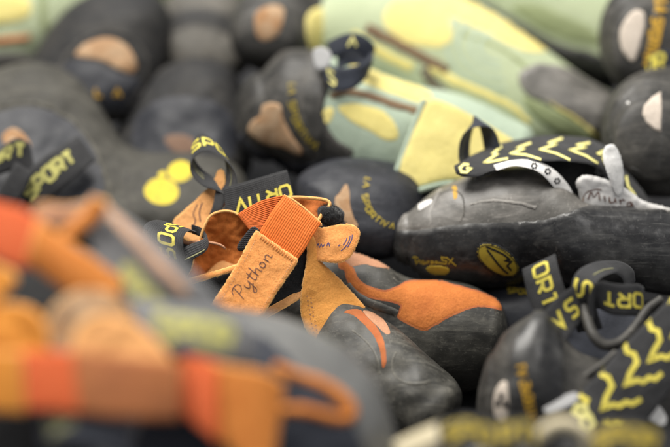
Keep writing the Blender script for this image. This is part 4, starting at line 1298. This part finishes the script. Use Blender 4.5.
pl = Y.add('pull_loop', s.mesh(2.6), [WEBN, WEBN, WEBN])
Y.add('lettering', print_on(s, 'A', 22, 8, 9, 4, 2.0, su=1, side=1, t=2.6), YELP, pl)
f = Flap([(314, 52), (322, 48), (330, 54), (328, 66), (318, 68)], [(314, 52, 140), (330, 54, 136), (320, 68, 132)], True)
Y.add('white_tab', f.mesh(3), [GRYC, GRYC, GRYC])

Y2 = T('climbing_shoe', 'seafoam climbing shoe with lemon panels, its grey rubber toe pointing right', off=45)
gY2 = loft([sec(300, 28, 300, 34, 50, 0), sec(350, 38, 295, 52, 60, 4), sec(410, 52, 285, 66, 66, 10), sec(460, 72, 270, 70, 68, 16), sec(510, 96, 250, 62, 64, 20), sec(556, 112, 232, 46, 52, 22), sec(590, 120, 220, 34, 40, 22)], 24, 26, amp=1, seed=13, nr=96)
bY2 = Body(gY2)
Y2.add('upper', gY2, SEA)
Y2.add('toe_rubber', applique(bY2, [(518, 76), (530, 66), (548, 64), (572, 70), (596, 82), (614, 98), (618, 124), (600, 134), (574, 118), (546, 104), (526, 94)], 2.6, 200, 3.2, 3), [R_GRY, R_GRY])
Y2.add('rand', applique(bY2, [(524, 96), (546, 106), (574, 120), (600, 136), (596, 150), (560, 134), (530, 112)], 2.2, 200, 3, 3), [SEAG, SEAG])
Y2.add('yellow_panel', applique(bY2, [(384, 22), (392, 4), (420, -2), (442, 8), (452, 30), (446, 46), (425, 47), (400, 40)], .8, 230, 3, 3), [LEM, LEM])
Y2.add('yellow_panel', applique(bY2, [(423, -6), (460, -4), (500, 18), (545, 42), (542, 52), (515, 47), (480, 29), (440, 10)], 1.2, 230, 3, 3), [LEM, LEM])
Y2.add('mesh_inset', applique(bY2, band([(366, 28), (394, 42), (420, 56), (448, 72)], (11, 10)), 1.4, 230, 2.4, 2), [MESHB, MESHB])
mz = Y2.add('mesh_inset', applique(bY2, band([(424, 68), (432, 82), (448, 95), (470, 104), (498, 116)], (11, 8)), 1.0, 200, 2.2, 2), [MESHD, MESHD])
mc = smooth_line([(424, 68), (432, 82), (448, 95), (470, 104), (498, 116)], 2.4)
Y2.add('cord_pattern', project_strokes(bY2, [[(p[0]-2.4, p[1]+4), (p[0]+2.0, p[1]-3.4)] for p in mc[::2]], .8, 1.5, 2, 200), CREAM, mz)
for rr in (13, 20, 29, 38):
    Y2.add('embossed_swirl', applique(bY2, band([(496+rr*1.25*cos(a)-rr*.4*sin(a), 48+rr*.95*sin(a)+rr*.45*cos(a)) for a in [math.radians(z) for z in range(60, 300, 20)]], (3, 5)), .7, 220, 2.2, 2), [SEAB, SEAB])
Y2.add('lemon_stripe', applique(bY2, band([(430, 66), (452, 80), (476, 90), (510, 106), (530, 122)], (10, 5)), 1.2, 200, 2.6, 3), [LEM, LEM])
Y2.add('lemon_stripe', applique(bY2, band([(352, 34), (380, 52), (412, 68)], (9, 9)), 1.0, 230, 2.6, 3), [LEM2, LEM])
Y2.add('olive_stripe', applique(bY2, band([(462, 34), (496, 46), (524, 66), (546, 92)], (3, 5)), 1.0, 220, 2.4, 2), [SEAG, SEAG])
Y2.add('olive_stripe', applique(bY2, band([(536, 92), (556, 106), (580, 122), (600, 140)], (5, 6)), 2.6, 200, 2.4, 2), [LEM2, LEM2])

Y3 = T('climbing_shoe', 'seafoam climbing shoe with wide dark rubber band at the top edge of the pile')
gY3 = loft([sec(440, -30, 420, 40, 56), sec(500, -8, 410, 52, 62, 14), sec(560, 22, 395, 56, 62, 18), sec(610, 46, 380, 48, 56, 18)], 30, 26, amp=1, seed=15, nr=90)
bY3 = Body(gY3)
Y3.add('upper', gY3, SEA)
Y3.add('rand', applique(bY3, [(466, -6), (488, 4), (520, 22), (556, 42), (590, 52), (616, 64), (634, 84), (610, 104), (570, 84), (530, 62), (490, 34), (458, 14)], 3, 380, 4, 4), [R_BLK, R_BLK])
Y3.add('olive_panel', applique(bY3, [(512, 6), (536, 4), (560, 14), (590, 28), (600, 44), (570, 40), (536, 26)], 1.5, 380, 3, 3), [SEAG, SEAB])

Y4 = T('climbing_shoe', 'grey climbing shoe heel with tan patch and a lemon panel at top centre')
gY4 = loft([secE(268, 34, 262, 34, 30, 0), secE(276, 30, 290, 46, 44, 0), secE(300, 20, 340, 52, 50, 0), secE(330, 4, 420, 52, 50)], 18, 20, amp=1, seed=17, nr=80)
bY4 = Body(gY4)
Y4.add('heel_rubber', gY4, R_OLD)
Y4.add('worn_patch', applique(bY4, [(255, 16), (262, 8), (276, 5), (284, 10), (282, 24), (276, 36), (264, 41), (256, 34)], 1.2, 270, 2.4, 2), [BEI, BEI])
Y4.add('lemon_panel', applique(bY4, [(306, 18), (318, 8), (334, 14), (340, 40), (336, 60), (318, 56), (308, 44)], 2.4, 290, 3, 3), [LEM, LEM])

Y5 = T('climbing_shoe', 'lemon yellow climbing shoe upper cut off by the top edge above the grey heel')
gY5 = loft([sec(270, -40, 440, 44, 50), sec(340, -24, 430, 50, 56), sec(410, -24, 420, 46, 54)], 30, 30, amp=1, seed=18, nr=70)
bY5 = Body(gY5)
Y5.add('upper', gY5, SEAG)
Y5.add('yellow_panel', applique(bY5, [(326, 4), (342, -4), (388, -4), (392, 10), (370, 16), (340, 14)], 2, 380, 3, 3), [LEM2, LEM])

# ================================================================== shoe under the yellow one: navy heel
N_ = T('climbing_shoe', 'navy climbing shoe heel with curved amber lettering below the yellow flap', off=40)
gN = inflate([(296, 190), (306, 170), (344, 158), (398, 164), (424, 186), (420, 236), (392, 258), (338, 258), (306, 238)], [(300, 180, 92), (400, 170, 110), (400, 240, 78), (320, 240, 68), (360, 205, 86)], 44, 52, 60, amp=2, seed=19)
bN = Body(gN)
N_.add('heel_rubber', gN, NAVY)
N_.add('worn_patch', applique(bN, [(346, 184), (349, 190), (350, 204), (353, 216), (358, 226), (352, 228), (344, 220), (336, 206), (335, 198), (340, 192)], 0.6, 80, 1.8, 2), [BEI, BEI])
ls, wd = text_strokes('LA SPORTIVA', 5.5, 4.6, 2)
pthN = smooth_line([(368, 178), (365, 190), (366, 202), (371, 213), (380, 221), (392, 226), (410, 228)], 1)
def along2(a, b):
    i = max(1, min(len(pthN)-2, int(a))); p = pthN[i]; d = Vector((pthN[i+1][0]-pthN[i-1][0], pthN[i+1][1]-pthN[i-1][1])).normalized()
    return (p[0]+d.y*b, p[1]-d.x*b)
N_.add('lettering', project_strokes(bN, [[along2(a, b) for a, b in l] for l in ls], 1.3, .8, 1.5, 80), GOLD)

# ================================================================== far right toes
X = T('climbing_shoe', 'rounded black toe with white half moon patch at the right edge above the white tongue', off=50)
gX = loft([secE(654, 140, 56, 40, 42, 0), secE(660, 136, 76, 56, 60, 0), secE(668, 132, 110, 66, 64), secE(690, 120, 180, 64, 58), secE(720, 104, 260, 56, 50)], 18, 20, amp=1, seed=21, nr=96)
bX = Body(gX)
X.add('toe_rubber', gX, R_OLD)
X.add('white_patch', applique(bX, [(661, 92), (662, 110), (661, 132), (655, 130), (647, 123), (642, 115), (644, 106), (652, 97)], 1.5, 60, 1.8, 1.5, smooth=False), [BEIW, BEIW])
X.add('seam_line', applique(bX, band([(634, 88), (622, 100), (612, 116), (610, 134), (616, 152), (630, 166), (650, 178), (670, 188)], (1.6, 1.6)), .8, 60, 1.6, .8), [R_BLK, R_BLK])
X.add('seam_line', applique(bX, band([(662, 88), (663, 112), (662, 140), (658, 170)], (1.4, 1.4)), .8, 60, 1.6, .8), [R_BLK, R_BLK])
X.add('chalk_stain', applique(bX, ellipse(628, 103, 1.8, 1.3), .7, 60, .8, .8), [WHT, WHT])

Z = T('climbing_shoe', 'black toe with tall pale patch and yellow lettering band in the top right corner', off=25)
gZ = loft([secE(650, 44, 170, 40, 46, 0), secE(654, 40, 190, 54, 58, 0), secE(664, 34, 230, 62, 62), secE(690, 16, 320, 58, 54)], 18, 20, amp=1, seed=23, nr=90)
bZ = Body(gZ)
Z.add('toe_rubber', gZ, R_OLD)
Z.add('pale_patch', applique(bZ, [(628, 16), (636, 10), (644, 13), (645, 26), (641, 44), (636, 58), (632, 62), (624, 54), (620, 42), (621, 28)], 1.8, 180, 2, 2), [BEIW, BEIW])
Z.add('band', applique(bZ, band([(664, -4), (658, 14), (654, 34), (648, 54), (646, 76)], (10, 9)), 1.4, 180, 2.4, 2), [R_BLK, R_BLK])
ls, wd = text_strokes('LA SPORTIVA', 10, 6, 2.4)
Z.add('lettering', project_strokes(bZ, [[(661-a*.16+b, 2+a*.78+b*.2) for a, b in l] for l in ls], 3.2, 2.0, 2, 180), ORYE)
s = ribbon([(644, 72, 158), (652, 64, 150), (662, 60, 148), (676, 62, 150), (690, 68, 156)], [(-3, -9, 3), (-1, -9, 1), (0, -9, 0), (2, -9, 0), (3, -8, 2)], amp=.6)
pl = Z.add('pull_loop', s.mesh(2.4), [WEBN, WEBN, WEBN])
Z.add('lettering', print_on(s, 'OR', 8, 13, 8, 3, 3.0, su=1, side=1, t=2.4), YEL, pl)

# ================================================================== left background
H1 = T('climbing_shoe', 'black climbing shoe heel with tan half moon patch near the top left corner', off=30)
gH = inflate([(18, 84), (34, 54), (56, 20), (86, -4), (130, -12), (162, 0), (171, 28), (167, 60), (154, 90), (136, 112), (110, 124), (66, 124)], [(40, 60, 300), (110, 0, 310), (160, 40, 310), (110, 110, 270), (100, 60, 290)], 48, 58, 70, amp=3, seed=25)
bH = Body(gH)
H1.add('heel_rubber', gH, R_BAK)
H1.add('heel_panel', applique(bH, [(62, 70), (72, 60), (92, 62), (116, 72), (140, 80), (142, 96), (122, 112), (92, 112), (70, 96)], .4, 240, 4, 3), [NAVY, NAVY])
H1.add('rand_edge', applique(bH, band([(52, 100), (58, 70), (76, 44), (104, 32), (132, 38), (146, 58), (144, 82), (128, 104)], (3, 3)), 1.8, 240, 2.4, 2), [R_BAK, R_BAK])
H1.add('worn_patch', applique(bH, [(75, 55), (82, 46), (94, 40), (108, 38), (122, 42), (132, 52), (137, 66), (132, 73), (118, 69), (104, 61), (90, 58)], 1.2, 240, 2.4, 2), [BEI, BEI])
ls, _ = text_strokes('LA', 7, 7, 12)
H1.add('lettering', project_strokes(bH, [[(96+a, 93-b) for a, b in l] for l in ls], 2, 2.3, 2, 240), ORYE)

H2 = T('climbing_shoe', 'long dark grey shoe at the left edge with two round yellow logos', off=40)
gH2 = inflate([(-50, 96), (-14, 74), (18, 63), (44, 63), (72, 74), (94, 96), (110, 122), (126, 144), (150, 152), (190, 151), (226, 158), (246, 180), (248, 220), (200, 240), (60, 244), (-50, 230)], [(-20, 90, 215), (40, 70, 215), (100, 120, 205), (150, 160, 190), (240, 180, 175), (40, 180, 150), (200, 220, 140), (120, 200, 150)], 40, 42, 60, amp=3, seed=27)
bH2 = Body(gH2)
H2.add('heel_rubber', gH2, OLV)
H2.add('round_logo', applique(bH2, ellipse(161.5, 191.5, 17.5, 13.5, 6), .35, 110, 1.8, 1, wob=.3), [YELB, YELB])
H2.add('round_logo', applique(bH2, ellipse(180, 171.5, 12.5, 10.5, -12), .4, 110, 1.8, 1, wob=.3), [YELB, YELB])
H2.add('logo_link', applique(bH2, [(158, 174), (161, 171), (165, 171), (166, 175), (163, 178), (159, 177)], .3, 110, 1.4, 1), [YELB, YELB])
H2.add('rand_edge', applique(bH2, band([(-20, 116), (8, 104), (40, 104), (68, 118), (90, 142), (106, 176), (114, 210)], (3, 3)), 1.8, 150, 2.6, 2), [OLV, OLV])
H2.add('seam_line', applique(bH2, band([(128, 170), (126, 190), (132, 212)], (2, 2)), .9, 150, 2, 1.5), [R_BAK, R_BAK])
H2.add('heel_panel', applique(bH2, [(-30, 128), (-6, 114), (20, 108), (48, 110), (72, 124), (94, 150), (104, 186), (90, 208), (40, 220), (-30, 210)], .4, 150, 5, 4), [NAVY, NAVY])
H2.add('worn_patch', applique(bH2, [(2, 136), (12, 128), (22, 132), (30, 142), (30, 150), (18, 148), (6, 146)], 1.2, 140, 2, 2), [BEI, BEI])
s = ribbon([(86, 148, 112), (70, 160, 100), (54, 172, 94), (38, 186, 92), (26, 200, 92)], [(-8, -12, 4), (-9, -13, 3), (-10, -14, 2), (-10, -14, 0), (-10, -13, 0)], amp=.8)
pl = H2.add('pull_loop', s.mesh(3), [WEB, WEB, WEB])
H2.add('lettering', print_on(s, 'SPORT', s.lu-4, 13, 9.5, 3.4, 4, su=-1, side=1, b0=2, t=3), YELD, pl)
s = ribbon([(32, 158, 100), (18, 154, 94), (2, 160, 94), (-14, 172, 98)], [(3, 14, -2), (0, 15, 0), (-3, 14, 0), (-6, 12, 0)], amp=.8)
pl = H2.add('pull_loop', s.mesh(3), [WEB, WEB, WEB])
H2.add('lettering', print_on(s, 'ORT', s.lu-6, 12, 10, 4, 4, su=-1, side=1, b0=-4, t=3), YELD, pl)
s = ribbon([(24, 168, 84), (16, 184, 80), (6, 200, 80), (-4, 212, 84)], [(8, 5, 0), (9, 5, 0), (9, 5, 0), (9, 5, 0)], amp=.8)
H2.add('pull_loop', s.mesh(3), [WEB, WEB, WEB])

H3 = T('climbing_shoe', 'smooth dark rubber heel in the gap left of the yellow shoe, small tan wear spot', off=40)
gH3 = inflate([(100, 184), (112, 142), (128, 102), (150, 76), (178, 61), (208, 58), (232, 68), (244, 92), (250, 130), (246, 176), (180, 190)], [(120, 120, 262), (180, 60, 270), (240, 90, 265), (180, 170, 225), (180, 120, 250)], 46, 54, 60, amp=3, seed=29)
bH3 = Body(gH3)
H3.add('heel_rubber', gH3, R_BAK)
H3.add('heel_panel', applique(bH3, [(134, 124), (150, 104), (178, 96), (210, 100), (232, 116), (238, 140), (226, 164), (190, 172), (150, 164), (134, 146)], .3, 200, 5, 3), [NAVY, NAVY])
H3.add('worn_patch', applique(bH3, [(164, 138), (172, 134), (186, 135), (196, 142), (194, 151), (182, 154), (170, 149)], .6, 180, 2, 2), [SU_DB, SU_DB])

H5 = T('climbing_shoe', 'dusty grey shoe rubber at the top edge between two dark heels')
gH5 = inflate([(146, 50), (156, 14), (180, -10), (226, -12), (250, 14), (256, 56), (228, 82), (180, 78)], [(150, 40, 380), (200, -10, 400), (250, 40, 380), (200, 76, 350)], 40, 48, 60, amp=3, seed=33)
H5.add('heel_rubber', gH5, R_BAG); bH5 = Body(gH5)
H5.add('rubber_band', applique(bH5, [(150, 30), (168, 16), (196, 8), (226, 14), (246, 30), (240, 42), (214, 28), (188, 26), (164, 36)], .4, 360, 4, 4), [R_BAK, R_BAK])

H6 = T('climbing_shoe', 'pale green and yellow climbing shoe blurred in the top left corner')
gH6 = loft([sec(-60, 24, 440, 60, 70), sec(0, 26, 430, 64, 74), sec(60, 14, 430, 60, 70), sec(130, -24, 440, 44, 56)], 30, 30, amp=1.2, seed=35, nr=80)
H6.add('upper', gH6, SEA); bH6 = Body(gH6)
H6.add('yellow_panel', applique(bH6, [(-30, -6), (8, -8), (28, -2), (30, 14), (14, 22), (-20, 24)], 2.4, 380, 4, 4), [LEM2, LEM])
H6.add('mesh_inset', applique(bH6, band([(-10, 42), (10, 40), (30, 38)], (8, 6)), 2.2, 380, 3, 2), [SU_BR, SU_BR])
H6.add('olive_stripe', applique(bH6, band([(44, -10), (42, 12), (48, 34)], (8, 8)), 2, 380, 3, 3), [SEAG, SEAG])
H6.add('rand', applique(bH6, [(-30, 56), (0, 52), (30, 54), (50, 60), (40, 80), (0, 82), (-30, 82)], 2, 380, 4, 4), [R_GRY, R_GRY])

H7 = T('climbing_shoe', 'pale olive green upper at the top edge right of the tan patched heel')
gH7 = loft([sec(120, -36, 500, 40, 50), sec(180, -22, 490, 44, 54), sec(250, -26, 490, 44, 54)], 30, 30, amp=1, seed=37, nr=70)
H7.add('upper', gH7, SEAG); bH7 = Body(gH7)
H7.add('yellow_panel', applique(bH7, [(160, 0), (190, -6), (222, 0), (226, 14), (200, 18), (170, 12)], 2, 450, 4, 3), [SEA, SEA])

# ================================================================== F: blurred shoes in front, left
F = T('climbing_shoe', 'large blurred foreground shoe with grey rubber toe and open orange suede slot at bottom centre')
gF = loft([secE(238, 470, -330, 132, 116, 8), secE(236, 462, -306, 152, 136, 8), secE(230, 456, -270, 166, 146, 8), secE(216, 456, -200, 160, 138, 8), secE(200, 470, -120, 120, 100, 8)], 24, 20, amp=1.4, seed=41, nr=110)
bF = Body(gF)
F.add('toe_rubber', gF, R_FOR)
F.add('navy_panel', applique(bF, [(226, 338), (262, 336), (286, 356), (306, 376), (330, 396), (352, 420), (362, 447), (362, 480), (150, 480), (150, 400), (190, 350)], 2.5, -330, 5, 5), [NAVYC, NAVYC])
F.add('suede_slot', applique(bF, band([(272, 368), (296, 376), (322, 386), (342, 400), (350, 414), (340, 419), (318, 414), (294, 410), (264, 412)], (11, 13)), 5.5, -340, 3, 5), [SU_OF, SU_E])
s = Sheet(rail([(168, 350, -352), (192, 355, -368), (226, 366, -376), (262, 372, -372), (284, 384, -362)], [(170, 404, -364), (196, 422, -380), (226, 444, -390), (252, 470, -392), (270, 480, -390)], 4, 1))
F.add('elastic_band', s.mesh(4), [SU_OF, SU_OF, SU_E])
s = Sheet(rail([(172, 352, -362), (192, 357, -376), (216, 365, -382)], [(174, 408, -372), (196, 424, -388), (218, 442, -398)], 4, 2))
F.add('elastic_band', s.mesh(3), [EL_F, EL_F, EL_F])
s = Sheet(rail([(132, 300, -352), (168, 304, -360), (204, 308, -362), (236, 318, -356), (256, 332, -346)], [(142, 346, -366), (170, 352, -372), (200, 356, -374), (230, 362, -368), (250, 366, -356)], 4, 3))
pl = F.add('pull_loop', s.mesh(4), [WEBG, WEBG, WEBG])
F.add('lettering', print_on(s, 'SPOR', 22, 24, 14, 6, 7, su=1, side=1, b0=0, t=4), YELD, pl)
G = T('climbing_shoe', 'heavily blurred orange strapped shoe at the lower left, grey webbing loop on its heel')
gG = loft([secE(50, 400, -300, 110, 100, 0), secE(46, 386, -270, 140, 128, 4), secE(42, 372, -220, 150, 130, 6), secE(44, 360, -140, 130, 104, 6), secE(50, 350, -60, 90, 70, 6)], 24, 20, amp=1.2, seed=43, nr=100)
bG = Body(gG)
G.add('lining', gG, VEL)
def FL(poly, an, mats, t=4, name='strap', amp=2, parent=None, label=None):
    f = Flap(poly, an, True, amp=amp); return G.add(name, f.mesh(t), mats, parent, label)
# top elastic + leather strap
s = Sheet(rail([(-24, 196, -322), (0, 204, -330), (22, 210, -338), (44, 224, -344)], [(-30, 250, -334), (-4, 258, -344), (14, 266, -350), (32, 268, -352)], 4, 2))
G.add('elastic_band', s.mesh(4), [EL_F, EL_F, EL_F])
s = Sheet(rail([(38, 220, -344), (64, 240, -348), (92, 258, -348), (124, 282, -344)], [(26, 262, -352), (52, 280, -356), (74, 296, -358), (104, 322, -356)], 4, 4))
G.add('strap', s.mesh(4), [SU_OF, SU_OF, SU_E], label='blurred leather strap end')
s = Sheet(rail([(92, 197, -330), (86, 210, -330), (70, 224, -332), (56, 238, -334), (46, 250, -336)], [(107, 204, -332), (100, 218, -332), (82, 232, -334), (66, 246, -338), (56, 258, -340)], 3, 2))
G.add('leather_strip', s.mesh(4), [SU_OF, SU_OF, SU_E])
FL([(34, 210), (44, 204), (64, 206), (84, 204), (98, 199), (106, 202), (100, 212), (82, 220), (60, 226), (44, 224)], [(34, 210, -318), (108, 198, -322), (60, 226, -324)], [SU_P, SU_P, SU_E], 3, 'heel_tab')
FL([(-20, 262), (2, 268), (12, 272), (16, 280), (8, 290), (0, 302), (-4, 318), (-12, 330), (-26, 330)], [(-20, 262, -352), (16, 276, -356), (-10, 330, -366)], [SU_YF, SU_YF, SU_E], 4, 'quarter')
FL([(-20, 318), (2, 306), (22, 306), (40, 316), (48, 340), (44, 366), (-20, 372)], [(-20, 316, -362), (40, 312, -368), (44, 366, -378), (-20, 372, -378)], [SU_YF, SU_YF, SU_E], 4, 'quarter')
FL([(46, 330), (56, 306), (76, 292), (98, 290), (120, 300), (134, 322), (150, 340), (160, 366), (110, 376), (50, 372)], [(46, 330, -368), (98, 290, -358), (150, 340, -364), (110, 376, -380), (96, 330, -376)], [BEI, BEI, SU_E], 4, 'tongue')
FL([(84, 322), (110, 316), (140, 328), (160, 346), (168, 366), (120, 372), (76, 368), (74, 342)], [(84, 322, -378), (140, 328, -374), (168, 366, -384), (76, 368, -386)], [SU_T, SU_T, SU_E], 4, 'tongue')
s = Sheet(rail([(-40, 354, -384), (0, 353, -390), (50, 352, -396), (82, 354, -400)], [(-40, 406, -392), (0, 408, -400), (50, 410, -406), (86, 413, -410)], 4, 1))
G.add('elastic_band', s.mesh(4), [EL_F, EL_F, EL_F], label='blurred red orange elastic band')
s = Sheet(rail([(-44, 352, -388), (-16, 352, -392), (6, 353, -396), (20, 353, -399)], [(-44, 408, -396), (-16, 410, -402), (6, 411, -406), (24, 412, -408)], 4, 1))
G.add('leather_end', s.mesh(4), [SU_YF, SU_YF, SU_E])
s = Sheet(rail([(74, 352, -402), (110, 356, -402), (150, 360, -396), (182, 364, -386)], [(80, 412, -410), (112, 416, -410), (150, 418, -404), (178, 418, -394)], 4, 1))
G.add('strap', s.mesh(4), [SU_BR, SU_BR, SU_BR], label='brown leather strap end')
# grey loop with pale lettering
s = ribbon([(98, 214, -312), (112, 236, -322), (131, 260, -332), (152, 284, -340), (175, 308, -344), (196, 330, -346)], [(9, -8, 8), (18, -15, 8), (25, -21, 6), (28, -23, 4), (28, -24, 2), (27, -24, 0)])
pl = G.add('pull_loop', s.mesh(4), [WEBG, WEBG, WEBG], label='broad grey webbing loop')
G.add('lettering', print_on(s, 'SPORT', 62, 18, 12, 4, 6, su=1, side=1, b0=-14, t=4), YELD, pl)
s = ribbon([(102, 204, -322), (116, 219, -334), (134, 238, -342), (152, 258, -346), (168, 274, -350), (186, 292, -350)], [(2, -2, 2), (2.5, -2.5, 2), (3, -3, 2), (3, -3, 2), (3, -3, 2), (2, -2, 2)])
G.add('leather_edge', s.mesh(3), [SU_PK, SU_PK, SU_E])
s = ribbon([(40, 430, -392), (64, 424, -402), (90, 428, -404), (130, 440, -400)], [(2, 18, -6), (0, 18, -6), (0, 18, -6), (-2, 18, -6)])
pl = G.add('pull_loop', s.mesh(4), [NAVYC, NAVYC, NAVYC])
G.add('lettering', print_on(s, 'SP', 10, 18, 10, 5, 5, su=1, side=1, t=4), SEAG if False else THRG, pl)

# ================================================================== D: blurred shoe at the bottom edge, right
D = T('climbing_shoe', 'blurred shoe at the bottom edge with cream ring and gold lettered black loops')
gD = loft([sec(424, 486, -270, 38, 40), sec(480, 484, -272, 48, 46), sec(560, 486, -272, 50, 48), sec(640, 490, -266, 48, 48), sec(700, 492, -260, 44, 44)], 26, 26, amp=1, seed=45, nr=80)
D.add('upper', gD, R_BLK)
ring = [(563+25*cos(a), 448+24*sin(a), -312+6*sin(a)) for a in [pi+2*pi*k/24 for k in range(25)]]
D.add('cream_ring', tube(ring, 8, 16, 4), CREAM)
s = ribbon([(396, 452, -300), (418, 442, -306), (440, 432, -308), (464, 424, -304)], [(3, 9, -4), (3, 9, -4), (3, 8, -4), (3, 8, -4)])
D.add('cream_strap', s.mesh(4), [CREAM, CREAM, CREAM])
for (pth_, txt) in (([(440, 438, -312), (464, 430, -318), (490, 436, -318), (516, 440, -312)], 'SPO'), ([(494, 438, -318), (520, 432, -322), (544, 440, -318), (556, 452, -310)], 'RTI'), ([(588, 446, -318), (612, 436, -322), (640, 438, -320), (672, 446, -312)], 'SPOR')):
    s = ribbon(pth_, [(2, 14, -5), (0, 14, -5), (-1, 14, -5), (-2, 13, -5)])
    pl = D.add('pull_loop', s.mesh(3.5), [WEB, WEB, WEB])
    D.add('lettering', print_on(s, txt, 8, 17, 12, 5, 5, su=1, side=1, t=3.5), GOLD, pl)

for t in things: t.finish()
